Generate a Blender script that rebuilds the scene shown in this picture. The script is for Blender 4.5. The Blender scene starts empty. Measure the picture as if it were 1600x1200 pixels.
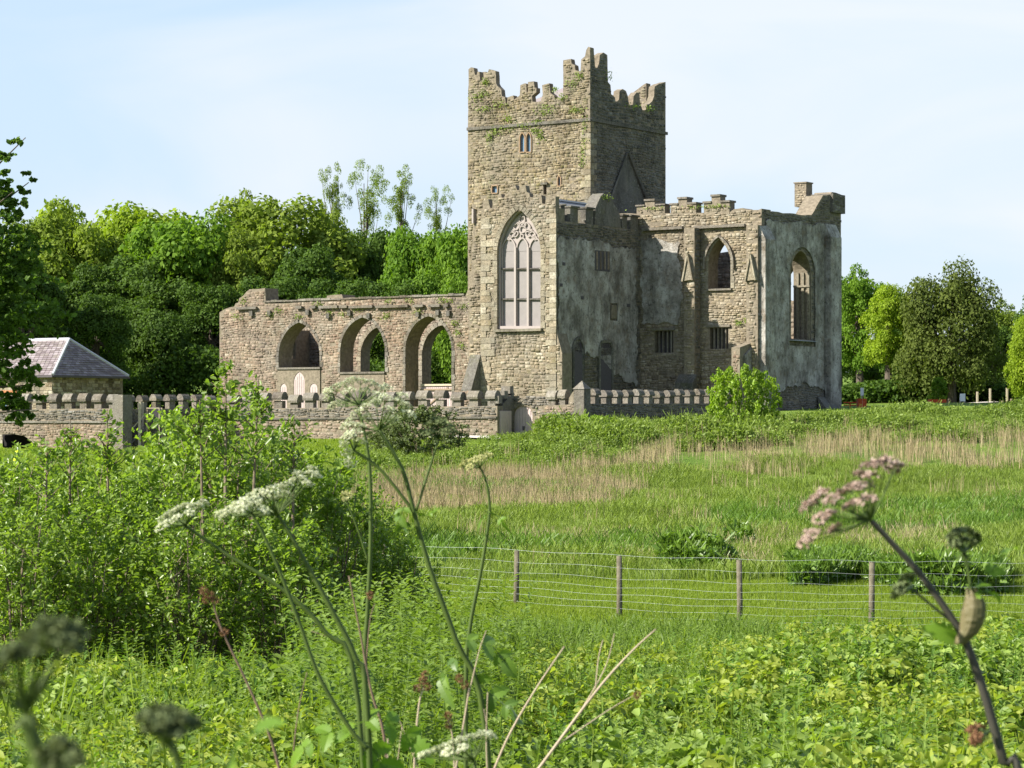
import bpy, math, random
import numpy as np
from mathutils import Vector
from mathutils.geometry import tessellate_polygon
random.seed(7)
rng = np.random.default_rng(7)
SC = bpy.context.scene
COL = SC.collection

# ---------------------------------------------------------------- camera, light, exposure
F = 3918.0; HY = 655.0            # focal length in px of a 1600 px wide frame, eye level row
cam_d = bpy.data.cameras.new('camera'); cam = bpy.data.objects.new('camera', cam_d); COL.objects.link(cam)
cam_d.sensor_width = 36; cam_d.lens = F / 1600 * 36
cam_d.shift_y = (HY - 600) / 1600
cam.location = (0, 0, 0); cam.rotation_euler = (math.pi / 2, 0, 0)
cam_d.clip_start = 0.2; cam_d.clip_end = 6000
cam_d.dof.use_dof = True; cam_d.dof.focus_distance = 45; cam_d.dof.aperture_fstop = 17
SC.camera = cam

SUN_EL = math.radians(37)
SUN_H = Vector((.945, .327))
sun_dir = Vector((SUN_H.x * math.cos(SUN_EL), SUN_H.y * math.cos(SUN_EL), -math.sin(SUN_EL)))
sd = bpy.data.lights.new('sun', 'SUN'); sd.energy = 5.0; sd.angle = math.radians(.55); sd.color = (1, .95, .86)
so = bpy.data.objects.new('sun', sd); COL.objects.link(so)
so.rotation_euler = sun_dir.to_track_quat('-Z', 'Y').to_euler(); so.location = (-60, -20, 60)

world = bpy.data.worlds.new('World'); SC.world = world; world.use_nodes = True
wn = world.node_tree; wn.nodes.clear()
def wnode(t, **k):
    n = wn.nodes.new(t)
    for a, b in k.items(): setattr(n, a, b)
    return n
sky = wnode('ShaderNodeTexSky', sky_type='NISHITA', sun_disc=False)
sky.sun_elevation = SUN_EL; sky.sun_rotation = math.atan2(-.945, -.327) % (2 * math.pi)
sky.air_density = 1.0; sky.dust_density = 0.6; sky.ozone_density = 1.5
bg = wnode('ShaderNodeBackground'); bg.inputs[1].default_value = 0.1
tc = wnode('ShaderNodeTexCoord'); mp = wnode('ShaderNodeMapping'); mp.inputs['Scale'].default_value = (1, 1, 3.2)
nz = wnode('ShaderNodeTexNoise'); nz.inputs['Scale'].default_value = 4.5; nz.inputs['Detail'].default_value = 6; nz.inputs['Roughness'].default_value = .45; nz.inputs['Distortion'].default_value = .6
cr = wnode('ShaderNodeValToRGB'); cr.color_ramp.elements[0].position = .38; cr.color_ramp.elements[1].position = .64
mx = wnode('ShaderNodeMix', data_type='RGBA'); mc = wnode('ShaderNodeMix', data_type='RGBA')
mc.inputs[6].default_value = (2.75, 3.4, 4.15, 1); mc.inputs[7].default_value = (3.85, 4.02, 4.3, 1)      # milky blue, thin white cloud
mu = wnode('ShaderNodeMath', operation='MULTIPLY'); mu.inputs[1].default_value = .1
ad = wnode('ShaderNodeMath', operation='ADD'); ad.inputs[1].default_value = .85
sz_ = wnode('ShaderNodeSeparateXYZ'); mr = wnode('ShaderNodeMapRange', interpolation_type='SMOOTHSTEP')
mr.inputs[1].default_value = .05; mr.inputs[2].default_value = .6; mr.inputs[3].default_value = 1; mr.inputs[4].default_value = .12
ml = wnode('ShaderNodeMath', operation='MULTIPLY')
wo = wnode('ShaderNodeOutputWorld')
L = wn.links.new
L(tc.outputs['Generated'], mp.inputs[0]); L(mp.outputs[0], nz.inputs[0]); L(nz.outputs[0], cr.inputs[0])
L(cr.outputs[0], mc.inputs[0]); L(mc.outputs[2], mx.inputs[7]); L(cr.outputs[0], mu.inputs[0]); L(mu.outputs[0], ad.inputs[0]); L(tc.outputs['Generated'], sz_.inputs[0]); L(sz_.outputs[2], mr.inputs[0]); L(ad.outputs[0], ml.inputs[0]); L(mr.outputs[0], ml.inputs[1]); L(ml.outputs[0], mx.inputs[0]); L(sky.outputs[0], mx.inputs[6])
L(mx.outputs[2], bg.inputs[0]); L(bg.outputs[0], wo.inputs[0])
SC.view_settings.view_transform = 'Standard'; SC.view_settings.look = 'None'
SC.view_settings.gamma = 1; SC.view_settings.use_curve_mapping = False
SC.view_settings.exposure = 1.22
SC.render.engine = 'CYCLES'
SC.cycles.max_bounces = 6; SC.cycles.diffuse_bounces = 3; SC.cycles.transmission_bounces = 4
SC.cycles.transparent_max_bounces = 4; SC.cycles.caustics_reflective = False; SC.cycles.caustics_refractive = False
try: SC.cycles.use_denoising = True
except Exception: pass

# ---------------------------------------------------------------- frames of reference
P0 = np.array([4.67, 150.0]); LH = np.array([-.8285, .5603]); RH = np.array([.5603, .8285])
def W(u, v, z):
    p = P0 + u * LH + v * RH
    return (p[0], p[1], z)
def pv(c, x, y):                 # pixel -> (u, z) on the plane v = c
    r = (x - 800) / F; A = P0 + c * RH
    u = (A[0] - r * A[1]) / (-LH[0] + r * LH[1])
    return (u, (HY - y) / F * (A[1] + u * LH[1]))
def pu(c, x, y):                 # pixel -> (v, z) on the plane u = c
    r = (x - 800) / F; A = P0 + c * LH
    v = (r * A[1] - A[0]) / (RH[0] - r * RH[1])
    return (v, (HY - y) / F * (A[1] + v * RH[1]))
def at(x, y, Y): return Vector(((x - 800) / F * Y, Y, (HY - y) / F * Y))

def smooth(t): t = np.clip(t, 0, 1); return t * t * (3 - 2 * t)
_Y = [-60, 0, 3, 5, 10, 14, 20, 30, 38, 44, 50, 60, 75, 90, 105, 125, 145]
_Z = [-1.2, -1.45, -1.5, -1.6, -2.1, -2.45, -2.6, -3.15, -3.6, -3.75, -3.68, -3.52, -3.35, -3.0, -2.4, -1.8, -1.2]
_BX = [-60, -30, -20, -12, -5, 0, 3.2, 10, 15, 25, 60]
_BZ = [-1.7, -1.65, -1.6, -1.2, -1.08, -.85, -.25, .22, .5, .8, 1.3]
def terr(X, Y):
    X = np.asarray(X, float); Y = np.asarray(Y, float)
    a = np.interp(Y, _Y, _Z)
    b = np.interp(X, _BX, _BZ)
    t = smooth((Y - 96) / 30)
    b = b - .55 * smooth((X - 1) / 7) * (1 - smooth((Y - 128) / 22))
    z = a * (1 - t) + b * t + np.clip(Y - 150, 0, 60) * .045 * smooth((20 - X) / 20) + np.clip(Y - 150, 0, 60) * .008
    z = z + .05 * np.sin(X * .9 + 1.3 * np.sin(Y * .31)) * np.cos(Y * .53) + .1 * np.sin(X * .21 + 2) * np.sin(Y * .17) * smooth((Y - 8) / 20)
    return z + np.clip(Y - 260, 0, 2000) * .02

# ---------------------------------------------------------------- materials
def mat(name, build, disp=None):
    m = bpy.data.materials.new(name); m.use_nodes = True
    n = m.node_tree.nodes; n.clear(); build(m.node_tree); return m
def N(t, ty, **k):
    n = t.nodes.new(ty)
    for a, b in k.items():
        if a.startswith('i_'):
            n.inputs[a[2:].replace('_', ' ')].default_value = b
        else: setattr(n, a, b)
    return n
def ramp(t, fac, stops):
    r = N(t, 'ShaderNodeValToRGB'); e = r.color_ramp.elements
    while len(e) < len(stops): e.new(.5)
    for i, (p, c) in enumerate(stops): e[i].position = p; e[i].color = (*c, 1)
    t.links.new(fac, r.inputs[0]); return r.outputs[0]
def noise(t, scale, detail=4, rough=.55, vec=None, sx=None):
    n = N(t, 'ShaderNodeTexNoise'); n.inputs['Scale'].default_value = scale; n.inputs['Detail'].default_value = detail; n.inputs['Roughness'].default_value = rough
    if vec is None:
        g = N(t, 'ShaderNodeNewGeometry'); vec = g.outputs['Position']
    if sx:
        m = N(t, 'ShaderNodeMapping'); m.inputs['Scale'].default_value = sx; t.links.new(vec, m.inputs[0]); vec = m.outputs[0]
    t.links.new(vec, n.inputs['Vector']); return n.outputs[0]
def mix(t, a, b, f, mode='MIX'):
    m = N(t, 'ShaderNodeMix', data_type='RGBA', blend_type=mode)
    for sock, v in ((m.inputs[0], f), (m.inputs[6], a), (m.inputs[7], b)):
        if isinstance(v, (int, float)): sock.default_value = v
        elif isinstance(v, tuple): sock.default_value = (*v, 1)
        else: t.links.new(v, sock)
    return m.outputs[2]
def finish(t, col, rough=.9, spec=.2, bump=None, bstr=.5, bdist=.02, trans=0, tcol=None):
    p = N(t, 'ShaderNodeBsdfPrincipled'); p.inputs['Roughness'].default_value = rough
    p.inputs['Specular IOR Level'].default_value = spec
    if isinstance(col, tuple): p.inputs['Base Color'].default_value = (*col, 1)
    else: t.links.new(col, p.inputs['Base Color'])
    if bump is not None:
        b = N(t, 'ShaderNodeBump'); b.inputs['Strength'].default_value = bstr; b.inputs['Distance'].default_value = bdist
        t.links.new(bump, b.inputs['Height']); t.links.new(b.outputs[0], p.inputs['Normal'])
    out = p.outputs[0]
    if trans:
        tr = N(t, 'ShaderNodeBsdfTranslucent')
        c = tcol if tcol is not None else col
        if isinstance(c, tuple): tr.inputs[0].default_value = (*c, 1)
        else: t.links.new(c, tr.inputs[0])
        s = N(t, 'ShaderNodeMixShader'); s.inputs[0].default_value = trans
        t.links.new(out, s.inputs[1]); t.links.new(tr.outputs[0], s.inputs[2]); out = s.outputs[0]
    o = N(t, 'ShaderNodeOutputMaterial'); t.links.new(out, o.inputs[0])

def stone_mat(name, stops, moss=.35, blotch=((.18, .15, .10), .4)):
    def b(t):
        at_ = N(t, 'ShaderNodeAttribute', attribute_name='rnd')
        c = ramp(t, at_.outputs['Fac'], stops)
        n1 = noise(t, 7, 6, .7)
        c = mix(t, c, mix(t, c, (.46, .45, .43), 1.0, 'MULTIPLY'), ramp(t, n1, [(.42, (0, 0, 0)), (.68, (1, 1, 1))]))
        c = mix(t, c, blotch[0], ramp(t, noise(t, .6, 7, .68), [(.44, (0, 0, 0)), (.66, (blotch[1],) * 3)]))
        c = mix(t, c, (.13, .135, .035), ramp(t, noise(t, 1.3, 7, .72), [(.53, (0, 0, 0)), (.66, (moss,) * 3)]))
        c = mix(t, c, (.50, .48, .40), ramp(t, noise(t, 8, 4, .65), [(.60, (0, 0, 0)), (.70, (.6,) * 3)]))
        c = mix(t, c, (.19, .18, .155), ramp(t, noise(t, .33, 6, .7), [(.42, (0, 0, 0)), (.62, (.55,) * 3)]))
        c = mix(t, c, mix(t, c, (.5, .5, .5), 1.0, 'MULTIPLY'), ramp(t, noise(t, .8, 5, .7, sx=(1, 1, .3)), [(.5, (0, 0, 0)), (.66, (.8,) * 3)]))
        c = mix(t, c, (.06, .055, .045), ramp(t, noise(t, 3.1, 6, .75), [(.58, (0, 0, 0)), (.72, (.6,) * 3)]))
        finish(t, c, .95, .08, noise(t, 11, 8, .8), 1, .06)
    return mat(name, b)
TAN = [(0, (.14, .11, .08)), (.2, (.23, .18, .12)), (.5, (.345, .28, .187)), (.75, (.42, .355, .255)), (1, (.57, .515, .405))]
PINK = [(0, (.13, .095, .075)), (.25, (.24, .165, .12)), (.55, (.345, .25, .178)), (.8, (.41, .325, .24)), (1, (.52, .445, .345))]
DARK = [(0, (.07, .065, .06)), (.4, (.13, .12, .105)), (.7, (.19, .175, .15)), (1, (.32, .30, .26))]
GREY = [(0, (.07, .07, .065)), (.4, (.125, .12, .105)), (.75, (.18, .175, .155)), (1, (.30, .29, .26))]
M = {}
M['tan'] = stone_mat('tan_rubble_stone', TAN, .35)
M['tower'] = stone_mat('tower_rubble_stone', [(a, (c[0]*.86, c[1]*.84, c[2]*.74)) for a, c in TAN], .6, ((.13, .115, .08), .5))
M['pink'] = stone_mat('pinkish_rubble_stone', PINK, .2)
M['dark'] = stone_mat('dark_weathered_shaded_stone', DARK, .3)  # weathered stone, also the darker copy for wall faces in shade
M['grey'] = stone_mat('grey_shaded_rubble_stone', GREY, .25)  # grey rubble, colour darkened further for faces out of the sun
M['coping'] = stone_mat('coping_stone', [(0, (.13, .11, .09)), (.5, (.20, .175, .145)), (1, (.32, .29, .24))], .3)
M['dressed'] = stone_mat('dressed_stone', [(0, (.22, .18, .12)), (.5, (.31, .265, .185)), (1, (.42, .37, .27))], .12)
def mortar(t):
    n = noise(t, 5, 5, .6)
    c = ramp(t, n, [(.3, (.13, .11, .08)), (.7, (.25, .21, .155))])
    n3 = noise(t, .9, 6, .7)
    c = mix(t, c, (.08, .095, .035), ramp(t, n3, [(.55, (0, 0, 0)), (.75, (.4,) * 3)]))
    finish(t, c, .95, .1, noise(t, 12, 6, .7), .8, .04)
M['mortar'] = mat('lime_mortar', mortar)
def plaster(t):
    base = ramp(t, noise(t, .9, 8, .7), [(.34, (.20, .18, .15)), (.5, (.38, .355, .315)), (.66, (.55, .525, .48))])
    st = noise(t, 1.1, 7, .75, sx=(1.1, 1.1, .45))
    c = mix(t, base, (.065, .055, .045), ramp(t, st, [(.45, (0, 0, 0)), (.64, (.7,) * 3)]))
    c = mix(t, c, (.08, .075, .065), ramp(t, noise(t, 4.5, 6, .75), [(.54, (0, 0, 0)), (.64, (.85,) * 3)]))
    c = mix(t, c, (.20, .15, .10), ramp(t, noise(t, 1.7, 6, .7), [(.54, (0, 0, 0)), (.66, (.6,) * 3)]))
    c = mix(t, c, (.5, .52, .5), ramp(t, noise(t, 6, 5, .7), [(.64, (0, 0, 0)), (.74, (.6,) * 3)]))
    finish(t, c, .97, .06, noise(t, 4, 9, .8), 1, .14)
M['plaster'] = mat('old_lime_render', plaster)
def slate(t):
    a = N(t, 'ShaderNodeAttribute', attribute_name='rnd')
    c = ramp(t, a.outputs['Fac'], [(0, (.14, .11, .105)), (.5, (.21, .17, .17)), (1, (.30, .26, .26))])
    c = mix(t, c, (.25, .23, .17), ramp(t, noise(t, 2.5, 4), [(.5, (0, 0, 0)), (.7, (.5,) * 3)]))
    finish(t, c, .55, .4, noise(t, 20, 3), .2, .01)
M['slate'] = mat('purple_slate', slate)
def simple(name, col, rough=.7, spec=.3, var=.25, sc=8, bump=.2, metal=0):
    def b(t):
        c = mix(t, tuple(x * (1 - var) for x in col), tuple(min(1, x * (1 + var)) for x in col), noise(t, sc, 4))
        finish(t, c, rough, spec, noise(t, sc * 3, 4), bump, .01)
    return mat(name, b)
M['lead'] = simple('lead_flashing', (.42, .43, .44), .5)
M['roofgrey'] = simple('grey_roof_sheet', (.20, .21, .22), .45)
M['tracery'] = simple('pale_tracery_stone', (.32, .28, .255), .9, .1, .12, 5)
M['panel'] = simple('mauve_grey_boarding', (.225, .205, .195), .8, .2, .15, 3)
M['board2'] = simple('pale_pink_boarding', (.42, .34, .32), .8, .2, .15, 5)
M['wood'] = simple('weathered_timber', (.26, .20, .14), .9, .1, .35, 14, .6)
M['post'] = simple('fence_post_timber', (.13, .115, .08), .95, .05, .7, 12, 1)
M['darkwood_shade'] = simple('dark_timber_and_recess_shade', (.09, .08, .085), .9, .1, .3, 12, .4)  # timber tone, also used as painted shade inside slits, niches and holes
M['palewood'] = simple('pale_rail_timber', (.45, .38, .28), .85, .1, .25, 12, .4)
M['redpaint'] = simple('red_stained_wood', (.50, .085, .025), .7, .2, .2, 12)
M['white'] = simple('white_board', (.70, .71, .72), .6, .3, .06, 9)
M['lime'] = simple('lime_yellow_plastic', (.62, .75, .03), .5, .3, .1, 9)
M['gravel'] = simple('pale_gravel', (.55, .50, .42), .95, .1, .2, 25, .5)
M['brickred'] = simple('brick_orange', (.35, .15, .07), .9, .1, .25, 6)
def glassb(t):
    finish(t, (.10, .17, .25), .25, .6)
M['glass'] = mat('dark_blue_glass', glassb)
def wireb(t):
    p = N(t, 'ShaderNodeBsdfPrincipled'); p.inputs['Base Color'].default_value = (.42, .45, .46, 1); p.inputs['Metallic'].default_value = .0; p.inputs['Roughness'].default_value = .6
    o = N(t, 'ShaderNodeOutputMaterial'); t.links.new(p.outputs[0], o.inputs[0])
M['wire'] = mat('galvanised_wire', wireb)
def bark(name, c1, c2):
    def b(t):
        c = ramp(t, noise(t, 3, 5, .65, sx=(3, 3, .7)), [(.3, c1), (.7, c2)])
        finish(t, c, .95, .1, noise(t, 6, 5, .7, sx=(3, 3, .8)), .8, .03)
    return mat(name, b)
M['bark'] = bark('grey_brown_bark', (.06, .05, .04), (.17, .14, .11))
M['twig'] = bark('twig_bark', (.11, .085, .055), (.26, .21, .15))
def leafm(name, dark, light, trans=.38, rough=.5, spec=.3, tmul=(1.25, 1.35, .5), objr=.35):
    def b(t):
        a = N(t, 'ShaderNodeAttribute', attribute_name='rnd')
        c = mix(t, dark, light, a.outputs['Fac'])
        o = N(t, 'ShaderNodeObjectInfo')
        c = mix(t, c, tuple(x * .62 for x in light), ramp(t, o.outputs['Random'], [(0, (0, 0, 0)), (1, (objr,) * 3)]))
        tc_ = mix(t, c, tmul, 1.0, 'MULTIPLY')
        finish(t, c, rough, spec, trans=trans, tcol=tc_)
    return mat(name, b)
M['willow'] = leafm('willow_leaf', (.10, .17, .02), (.27, .38, .06), .52, .35, .5)
M['bramble'] = leafm('bramble_leaf', (.12, .20, .025), (.30, .40, .08), .42, .5, .35)
M['weed'] = leafm('meadow_weed_leaf', (.10, .17, .025), (.22, .31, .06), .4)
M['dock'] = leafm('dock_leaf', (.06, .12, .018), (.16, .26, .035), .35, .4, .4)
M['hogleaf'] = leafm('hogweed_leaf', (.10, .20, .014), (.19, .31, .03), .45, .5, .3)
M['scrub'] = leafm('scrub_leaf', (.11, .17, .025), (.28, .37, .07), .38)
M['brightbush'] = leafm('bright_bush_leaf', (.15, .25, .02), (.26, .38, .03), .42)
M['olivebush'] = leafm('olive_bush_leaf', (.07, .10, .03), (.15, .19, .06), .3)
T = [leafm('leaf_bright_green', (.14, .22, .012), (.29, .38, .03), .42, .65, .15),
     leafm('leaf_deep_green_shaded', (.032, .068, .011), (.09, .155, .02), .34, .65, .15),  # deep green, darkened further to paint in the shade of the wood
     leafm('leaf_olive', (.105, .16, .02), (.23, .30, .045), .4, .7, .12),
     leafm('leaf_mid_green', (.07, .15, .014), (.17, .28, .026), .4, .65, .15),
     leafm('leaf_chestnut', (.055, .08, .018), (.13, .165, .035), .32, .8, .1),
     leafm('leaf_near_tree', (.055, .11, .02), (.13, .22, .035), .5, .6, .2)]
M['grass'] = leafm('meadow_grass_blade', (.13, .20, .028), (.28, .36, .07), .4)
M['lush'] = leafm('lush_grass_blade', (.08, .16, .02), (.17, .28, .04), .38)
M['mown'] = leafm('mown_grass_blade', (.15, .22, .02), (.27, .35, .04), .45)
M['reed'] = leafm('dry_reed', (.28, .22, .115), (.52, .43, .26), .3, .7, .15, (1, 1, .8), .2)
M['floret'] = leafm('cream_floret', (.46, .50, .28), (.80, .80, .62), .35, .7, .1, (1, 1, .9), 0)
M['yfloret'] = leafm('yellowish_floret', (.42, .42, .16), (.62, .60, .30), .3, .7, .1, (1, 1, .8), 0)
M['pinkf'] = leafm('pink_floret', (.30, .22, .16), (.56, .43, .36), .25, .7, .1, (1, .9, .9), 0)
M['budf'] = leafm('green_bud', (.07, .095, .04), (.20, .24, .10), .2, .7, .1, (1, 1, .7), 0)
M['burr'] = leafm('brown_burr', (.12, .055, .028), (.30, .17, .09), .15, .8, .1, (1, .9, .7), 0)
def stemm(name, a, b_):
    def b(t): finish(t, mix(t, a, b_, noise(t, 30, 4, .6, sx=(1, 1, .3))), .6, .25, noise(t, 300, 3), .25, .002)
    return mat(name, b)
M['stemg'] = stemm('green_stem', (.035, .06, .010), (.085, .125, .022))
M['stemp'] = stemm('purple_green_stem', (.03, .028, .025), (.07, .065, .045))
M['dry'] = stemm('dry_stem', (.30, .22, .14), (.52, .42, .31))
M['drydark'] = stemm('dry_brown_stem', (.11, .075, .05), (.24, .16, .11))
def groundb(t):
    g = N(t, 'ShaderNodeNewGeometry'); s = N(t, 'ShaderNodeSeparateXYZ'); t.links.new(g.outputs['Position'], s.inputs[0])
    base = ramp(t, noise(t, .35, 6, .65), [(.3, (.08, .14, .02)), (.5, (.13, .20, .03)), (.7, (.19, .24, .05))])
    base = mix(t, base, (.035, .055, .012), ramp(t, noise(t, 3, 6, .7), [(.5, (0, 0, 0)), (.7, (.6,) * 3)]))
    def band(lo, hi, w):
        a = N(t, 'ShaderNodeMapRange', interpolation_type='SMOOTHSTEP'); t.links.new(s.outputs[1], a.inputs[0]); a.inputs[1].default_value = lo - w; a.inputs[2].default_value = lo + w
        b = N(t, 'ShaderNodeMapRange', interpolation_type='SMOOTHSTEP'); t.links.new(s.outputs[1], b.inputs[0]); b.inputs[1].default_value = hi - w; b.inputs[2].default_value = hi + w; b.inputs[3].default_value = 1; b.inputs[4].default_value = 0
        m = N(t, 'ShaderNodeMath', operation='MULTIPLY'); t.links.new(a.outputs[0], m.inputs[0]); t.links.new(b.outputs[0], m.inputs[1]); return m.outputs[0]
    mown = ramp(t, noise(t, 6, 6, .75), [(.3, (.13, .20, .016)), (.7, (.22, .30, .03))])
    c = mix(t, base, mown, band(38, 53, 1.2))
    rx = N(t, 'ShaderNodeMapRange'); t.links.new(s.outputs[0], rx.inputs[0]); rx.inputs[1].default_value = 2; rx.inputs[2].default_value = -4
    m2 = N(t, 'ShaderNodeMath', operation='MULTIPLY'); t.links.new(band(108, 150, 3), m2.inputs[0]); t.links.new(rx.outputs[0], m2.inputs[1])
    c = mix(t, c, mown, m2.outputs[0])
    c = mix(t, c, (.22, .185, .09), ramp(t, noise(t, .5, 5, .6), [(.6, (0, 0, 0)), (.8, (.3,) * 3)]))
    finish(t, c, .95, .1, noise(t, 5, 8, .75), 1, .12)
M['ground'] = mat('rough_grassland', groundb)

# ---------------------------------------------------------------- mesh helpers
def loc0(p):
    return p.matrix_basis.translation if p else Vector((0, 0, 0))
def wloc(p):
    v = Vector((0, 0, 0))
    while p: v += p.location; p = p.parent
    return v
def link(name, me, m=None, parent=None, **props):
    o = bpy.data.objects.new(name, me); COL.objects.link(o)
    if m is not None and me is not None and len(me.materials) == 0: me.materials.append(m)
    if parent: o.parent = parent
    for k, v in props.items(): o[k] = v
    return o
def mesh_np(name, V, Fc, rnd=None, smooth_=False):
    V = np.asarray(V, np.float32).reshape(-1, 3); Fc = np.asarray(Fc, np.int32); k = Fc.shape[1]
    me = bpy.data.meshes.new(name); me.vertices.add(len(V)); me.vertices.foreach_set('co', V.ravel())
    me.loops.add(Fc.size); me.loops.foreach_set('vertex_index', Fc.ravel())
    me.polygons.add(len(Fc)); me.polygons.foreach_set('loop_start', np.arange(0, Fc.size, k, dtype=np.int32))
    me.polygons.foreach_set('loop_total', np.full(len(Fc), k, np.int32))
    if smooth_: me.polygons.foreach_set('use_smooth', np.ones(len(Fc), bool))
    me.update(calc_edges=True)
    if rnd is not None:
        a = me.attributes.new('rnd', 'FLOAT', 'FACE'); a.data.foreach_set('value', np.asarray(rnd, np.float32))
    return me
class MB:
    def __init__(s): s.v = []; s.f = []; s.r = []
    def add(s, vs, fs, r=None):
        n = len(s.v); s.v += [tuple(p) for p in vs]
        for f in fs: s.f.append(tuple(i + n for i in f)); s.r.append(r if r is not None else random.random())
        return s
    def box(s, lo, hi, fn=None, r=None, top=None):
        (a, b, c), (d, e, f) = lo, hi
        vs = [(a, b, c), (d, b, c), (d, e, c), (a, e, c), (a, b, f), (d, b, f), (d, e, f), (a, e, f)]
        if fn: vs = [fn(*p) for p in vs]
        return s.add(vs, [(0, 3, 2, 1), (4, 5, 6, 7), (0, 1, 5, 4), (1, 2, 6, 5), (2, 3, 7, 6), (3, 0, 4, 7)], r)
    def tube(s, pts, rad, n=6, r=None, cap=True):
        pts = [Vector(p) for p in pts]; rings = []; prev = None
        for i, p in enumerate(pts):
            d = (pts[min(i + 1, len(pts) - 1)] - pts[max(i - 1, 0)]).normalized()
            if prev is None:
                a = d.orthogonal().normalized()
            else:
                a = (prev - d * prev.dot(d)).normalized()
            prev = a; b = d.cross(a)
            rr = rad[i] if isinstance(rad, (list, tuple)) else rad
            rings.append([p + (a * math.cos(2 * math.pi * k / n) + b * math.sin(2 * math.pi * k / n)) * rr for k in range(n)])
        vs = [q for R in rings for q in R]; fs = []
        for i in range(len(pts) - 1):
            for k in range(n): fs.append((i * n + k, i * n + (k + 1) % n, (i + 1) * n + (k + 1) % n, (i + 1) * n + k))
        if cap: fs.append(tuple(range(n - 1, -1, -1))); fs.append(tuple((len(pts) - 1) * n + k for k in range(n)))
        return s.add(vs, fs, r)
    def build(s, name, m, parent=None, smooth_=False, **props):
        o_ = wloc(parent)
        me = bpy.data.meshes.new(name)
        me.from_pydata([(p[0] - o_.x, p[1] - o_.y, p[2] - o_.z) for p in s.v], [], s.f)
        a = me.attributes.new('rnd', 'FLOAT', 'FACE'); a.data.foreach_set('value', np.asarray(s.r, np.float32))
        if smooth_: me.polygons.foreach_set('use_smooth', np.ones(len(s.f), bool))
        me.update()
        return link(name, me, m, parent, **props)
def empty(name, loc, label=None, cat=None, group=None):
    o = bpy.data.objects.new(name, None); COL.objects.link(o); o.location = loc; o.empty_display_size = .3
    if label: o['label'] = label
    if cat: o['category'] = cat
    if group: o['group'] = group
    return o
def copy_tree(o, parent=None):
    c = o.copy(); COL.objects.link(c)
    if parent: c.parent = parent
    for ch in list(o.children): copy_tree(ch, c)
    return c
def q(*p):      # uvz corner helper
    return W(*p)
def plane_fn(axis, c_sign=1):
    return (lambda s, z, c: W(s, c, z)) if axis == 'v' else (lambda s, z, c: W(c, s, z))

def slab(mb, axis, c0, c1, outer, holes=(), r=.5):
    fn = plane_fn(axis)
    loops = [list(outer)] + [list(h) for h in holes]
    flat = [p for l in loops for p in l]
    tris = tessellate_polygon([[Vector((p[0], p[1], 0)) for p in l] for l in loops])
    n = len(flat)
    vs = [fn(p[0], p[1], c0) for p in flat] + [fn(p[0], p[1], c1) for p in flat]
    fs = [tuple(t) for t in tris] + [tuple(i + n for i in reversed(t)) for t in tris]
    k = 0
    for l in loops:
        m = len(l)
        for i in range(m):
            a, b = k + i, k + (i + 1) % m
            fs.append((a, b, b + n, a + n))
        k += m
    mb.add(vs, fs, r)
def rough_edge(p, q_, step=.16, amp=.12, seed=0):
    n = max(2, int(math.hypot(q_[0] - p[0], q_[1] - p[1]) / step)); w = 0; out = []
    L_ = math.hypot(q_[0] - p[0], q_[1] - p[1]); nx, nz = -(q_[1] - p[1]) / L_, (q_[0] - p[0]) / L_
    for k in range(n):
        w = w * .75 + random.uniform(-amp, amp); t = k / n
        out.append((p[0] + (q_[0] - p[0]) * t + nx * w * (k > 0), p[1] + (q_[1] - p[1]) * t + nz * w * (k > 0)))
    return out
def rough_poly(pts, step=.16, amp=.12):
    out = []
    for i in range(len(pts)): out += rough_edge(pts[i], pts[(i + 1) % len(pts)], step, amp)
    return out
def split_slab(mb, axis, c0, c1, cthin, outer, holes, zs, s_in=None):
    """thick wall up to height zs with a thin ruined parapet above, both cut from one outline"""
    ss = [p[0] for p in outer]; zb = min(p[1] for p in outer); lo_, hi_ = min(ss), max(ss)
    if s_in: lo_ = max(lo_, s_in[0])
    slab(mb, axis, c0, c1, [(lo_, zb), (hi_, zb), (hi_, zs), (lo_, zs)], holes)
    up = [(max(p[0], lo_), max(p[1], zs + .001)) for p in outer]
    cl = []
    for p in up:
        if not cl or abs(p[0] - cl[-1][0]) > 1e-4 or abs(p[1] - cl[-1][1]) > 1e-4: cl.append(p)
    slab(mb, axis, c0, cthin, cl)
def fix_normals(o):
    import bmesh
    bm = bmesh.new(); bm.from_mesh(o.data); bmesh.ops.recalc_face_normals(bm, faces=bm.faces); bm.to_mesh(o.data); bm.free()

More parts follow.
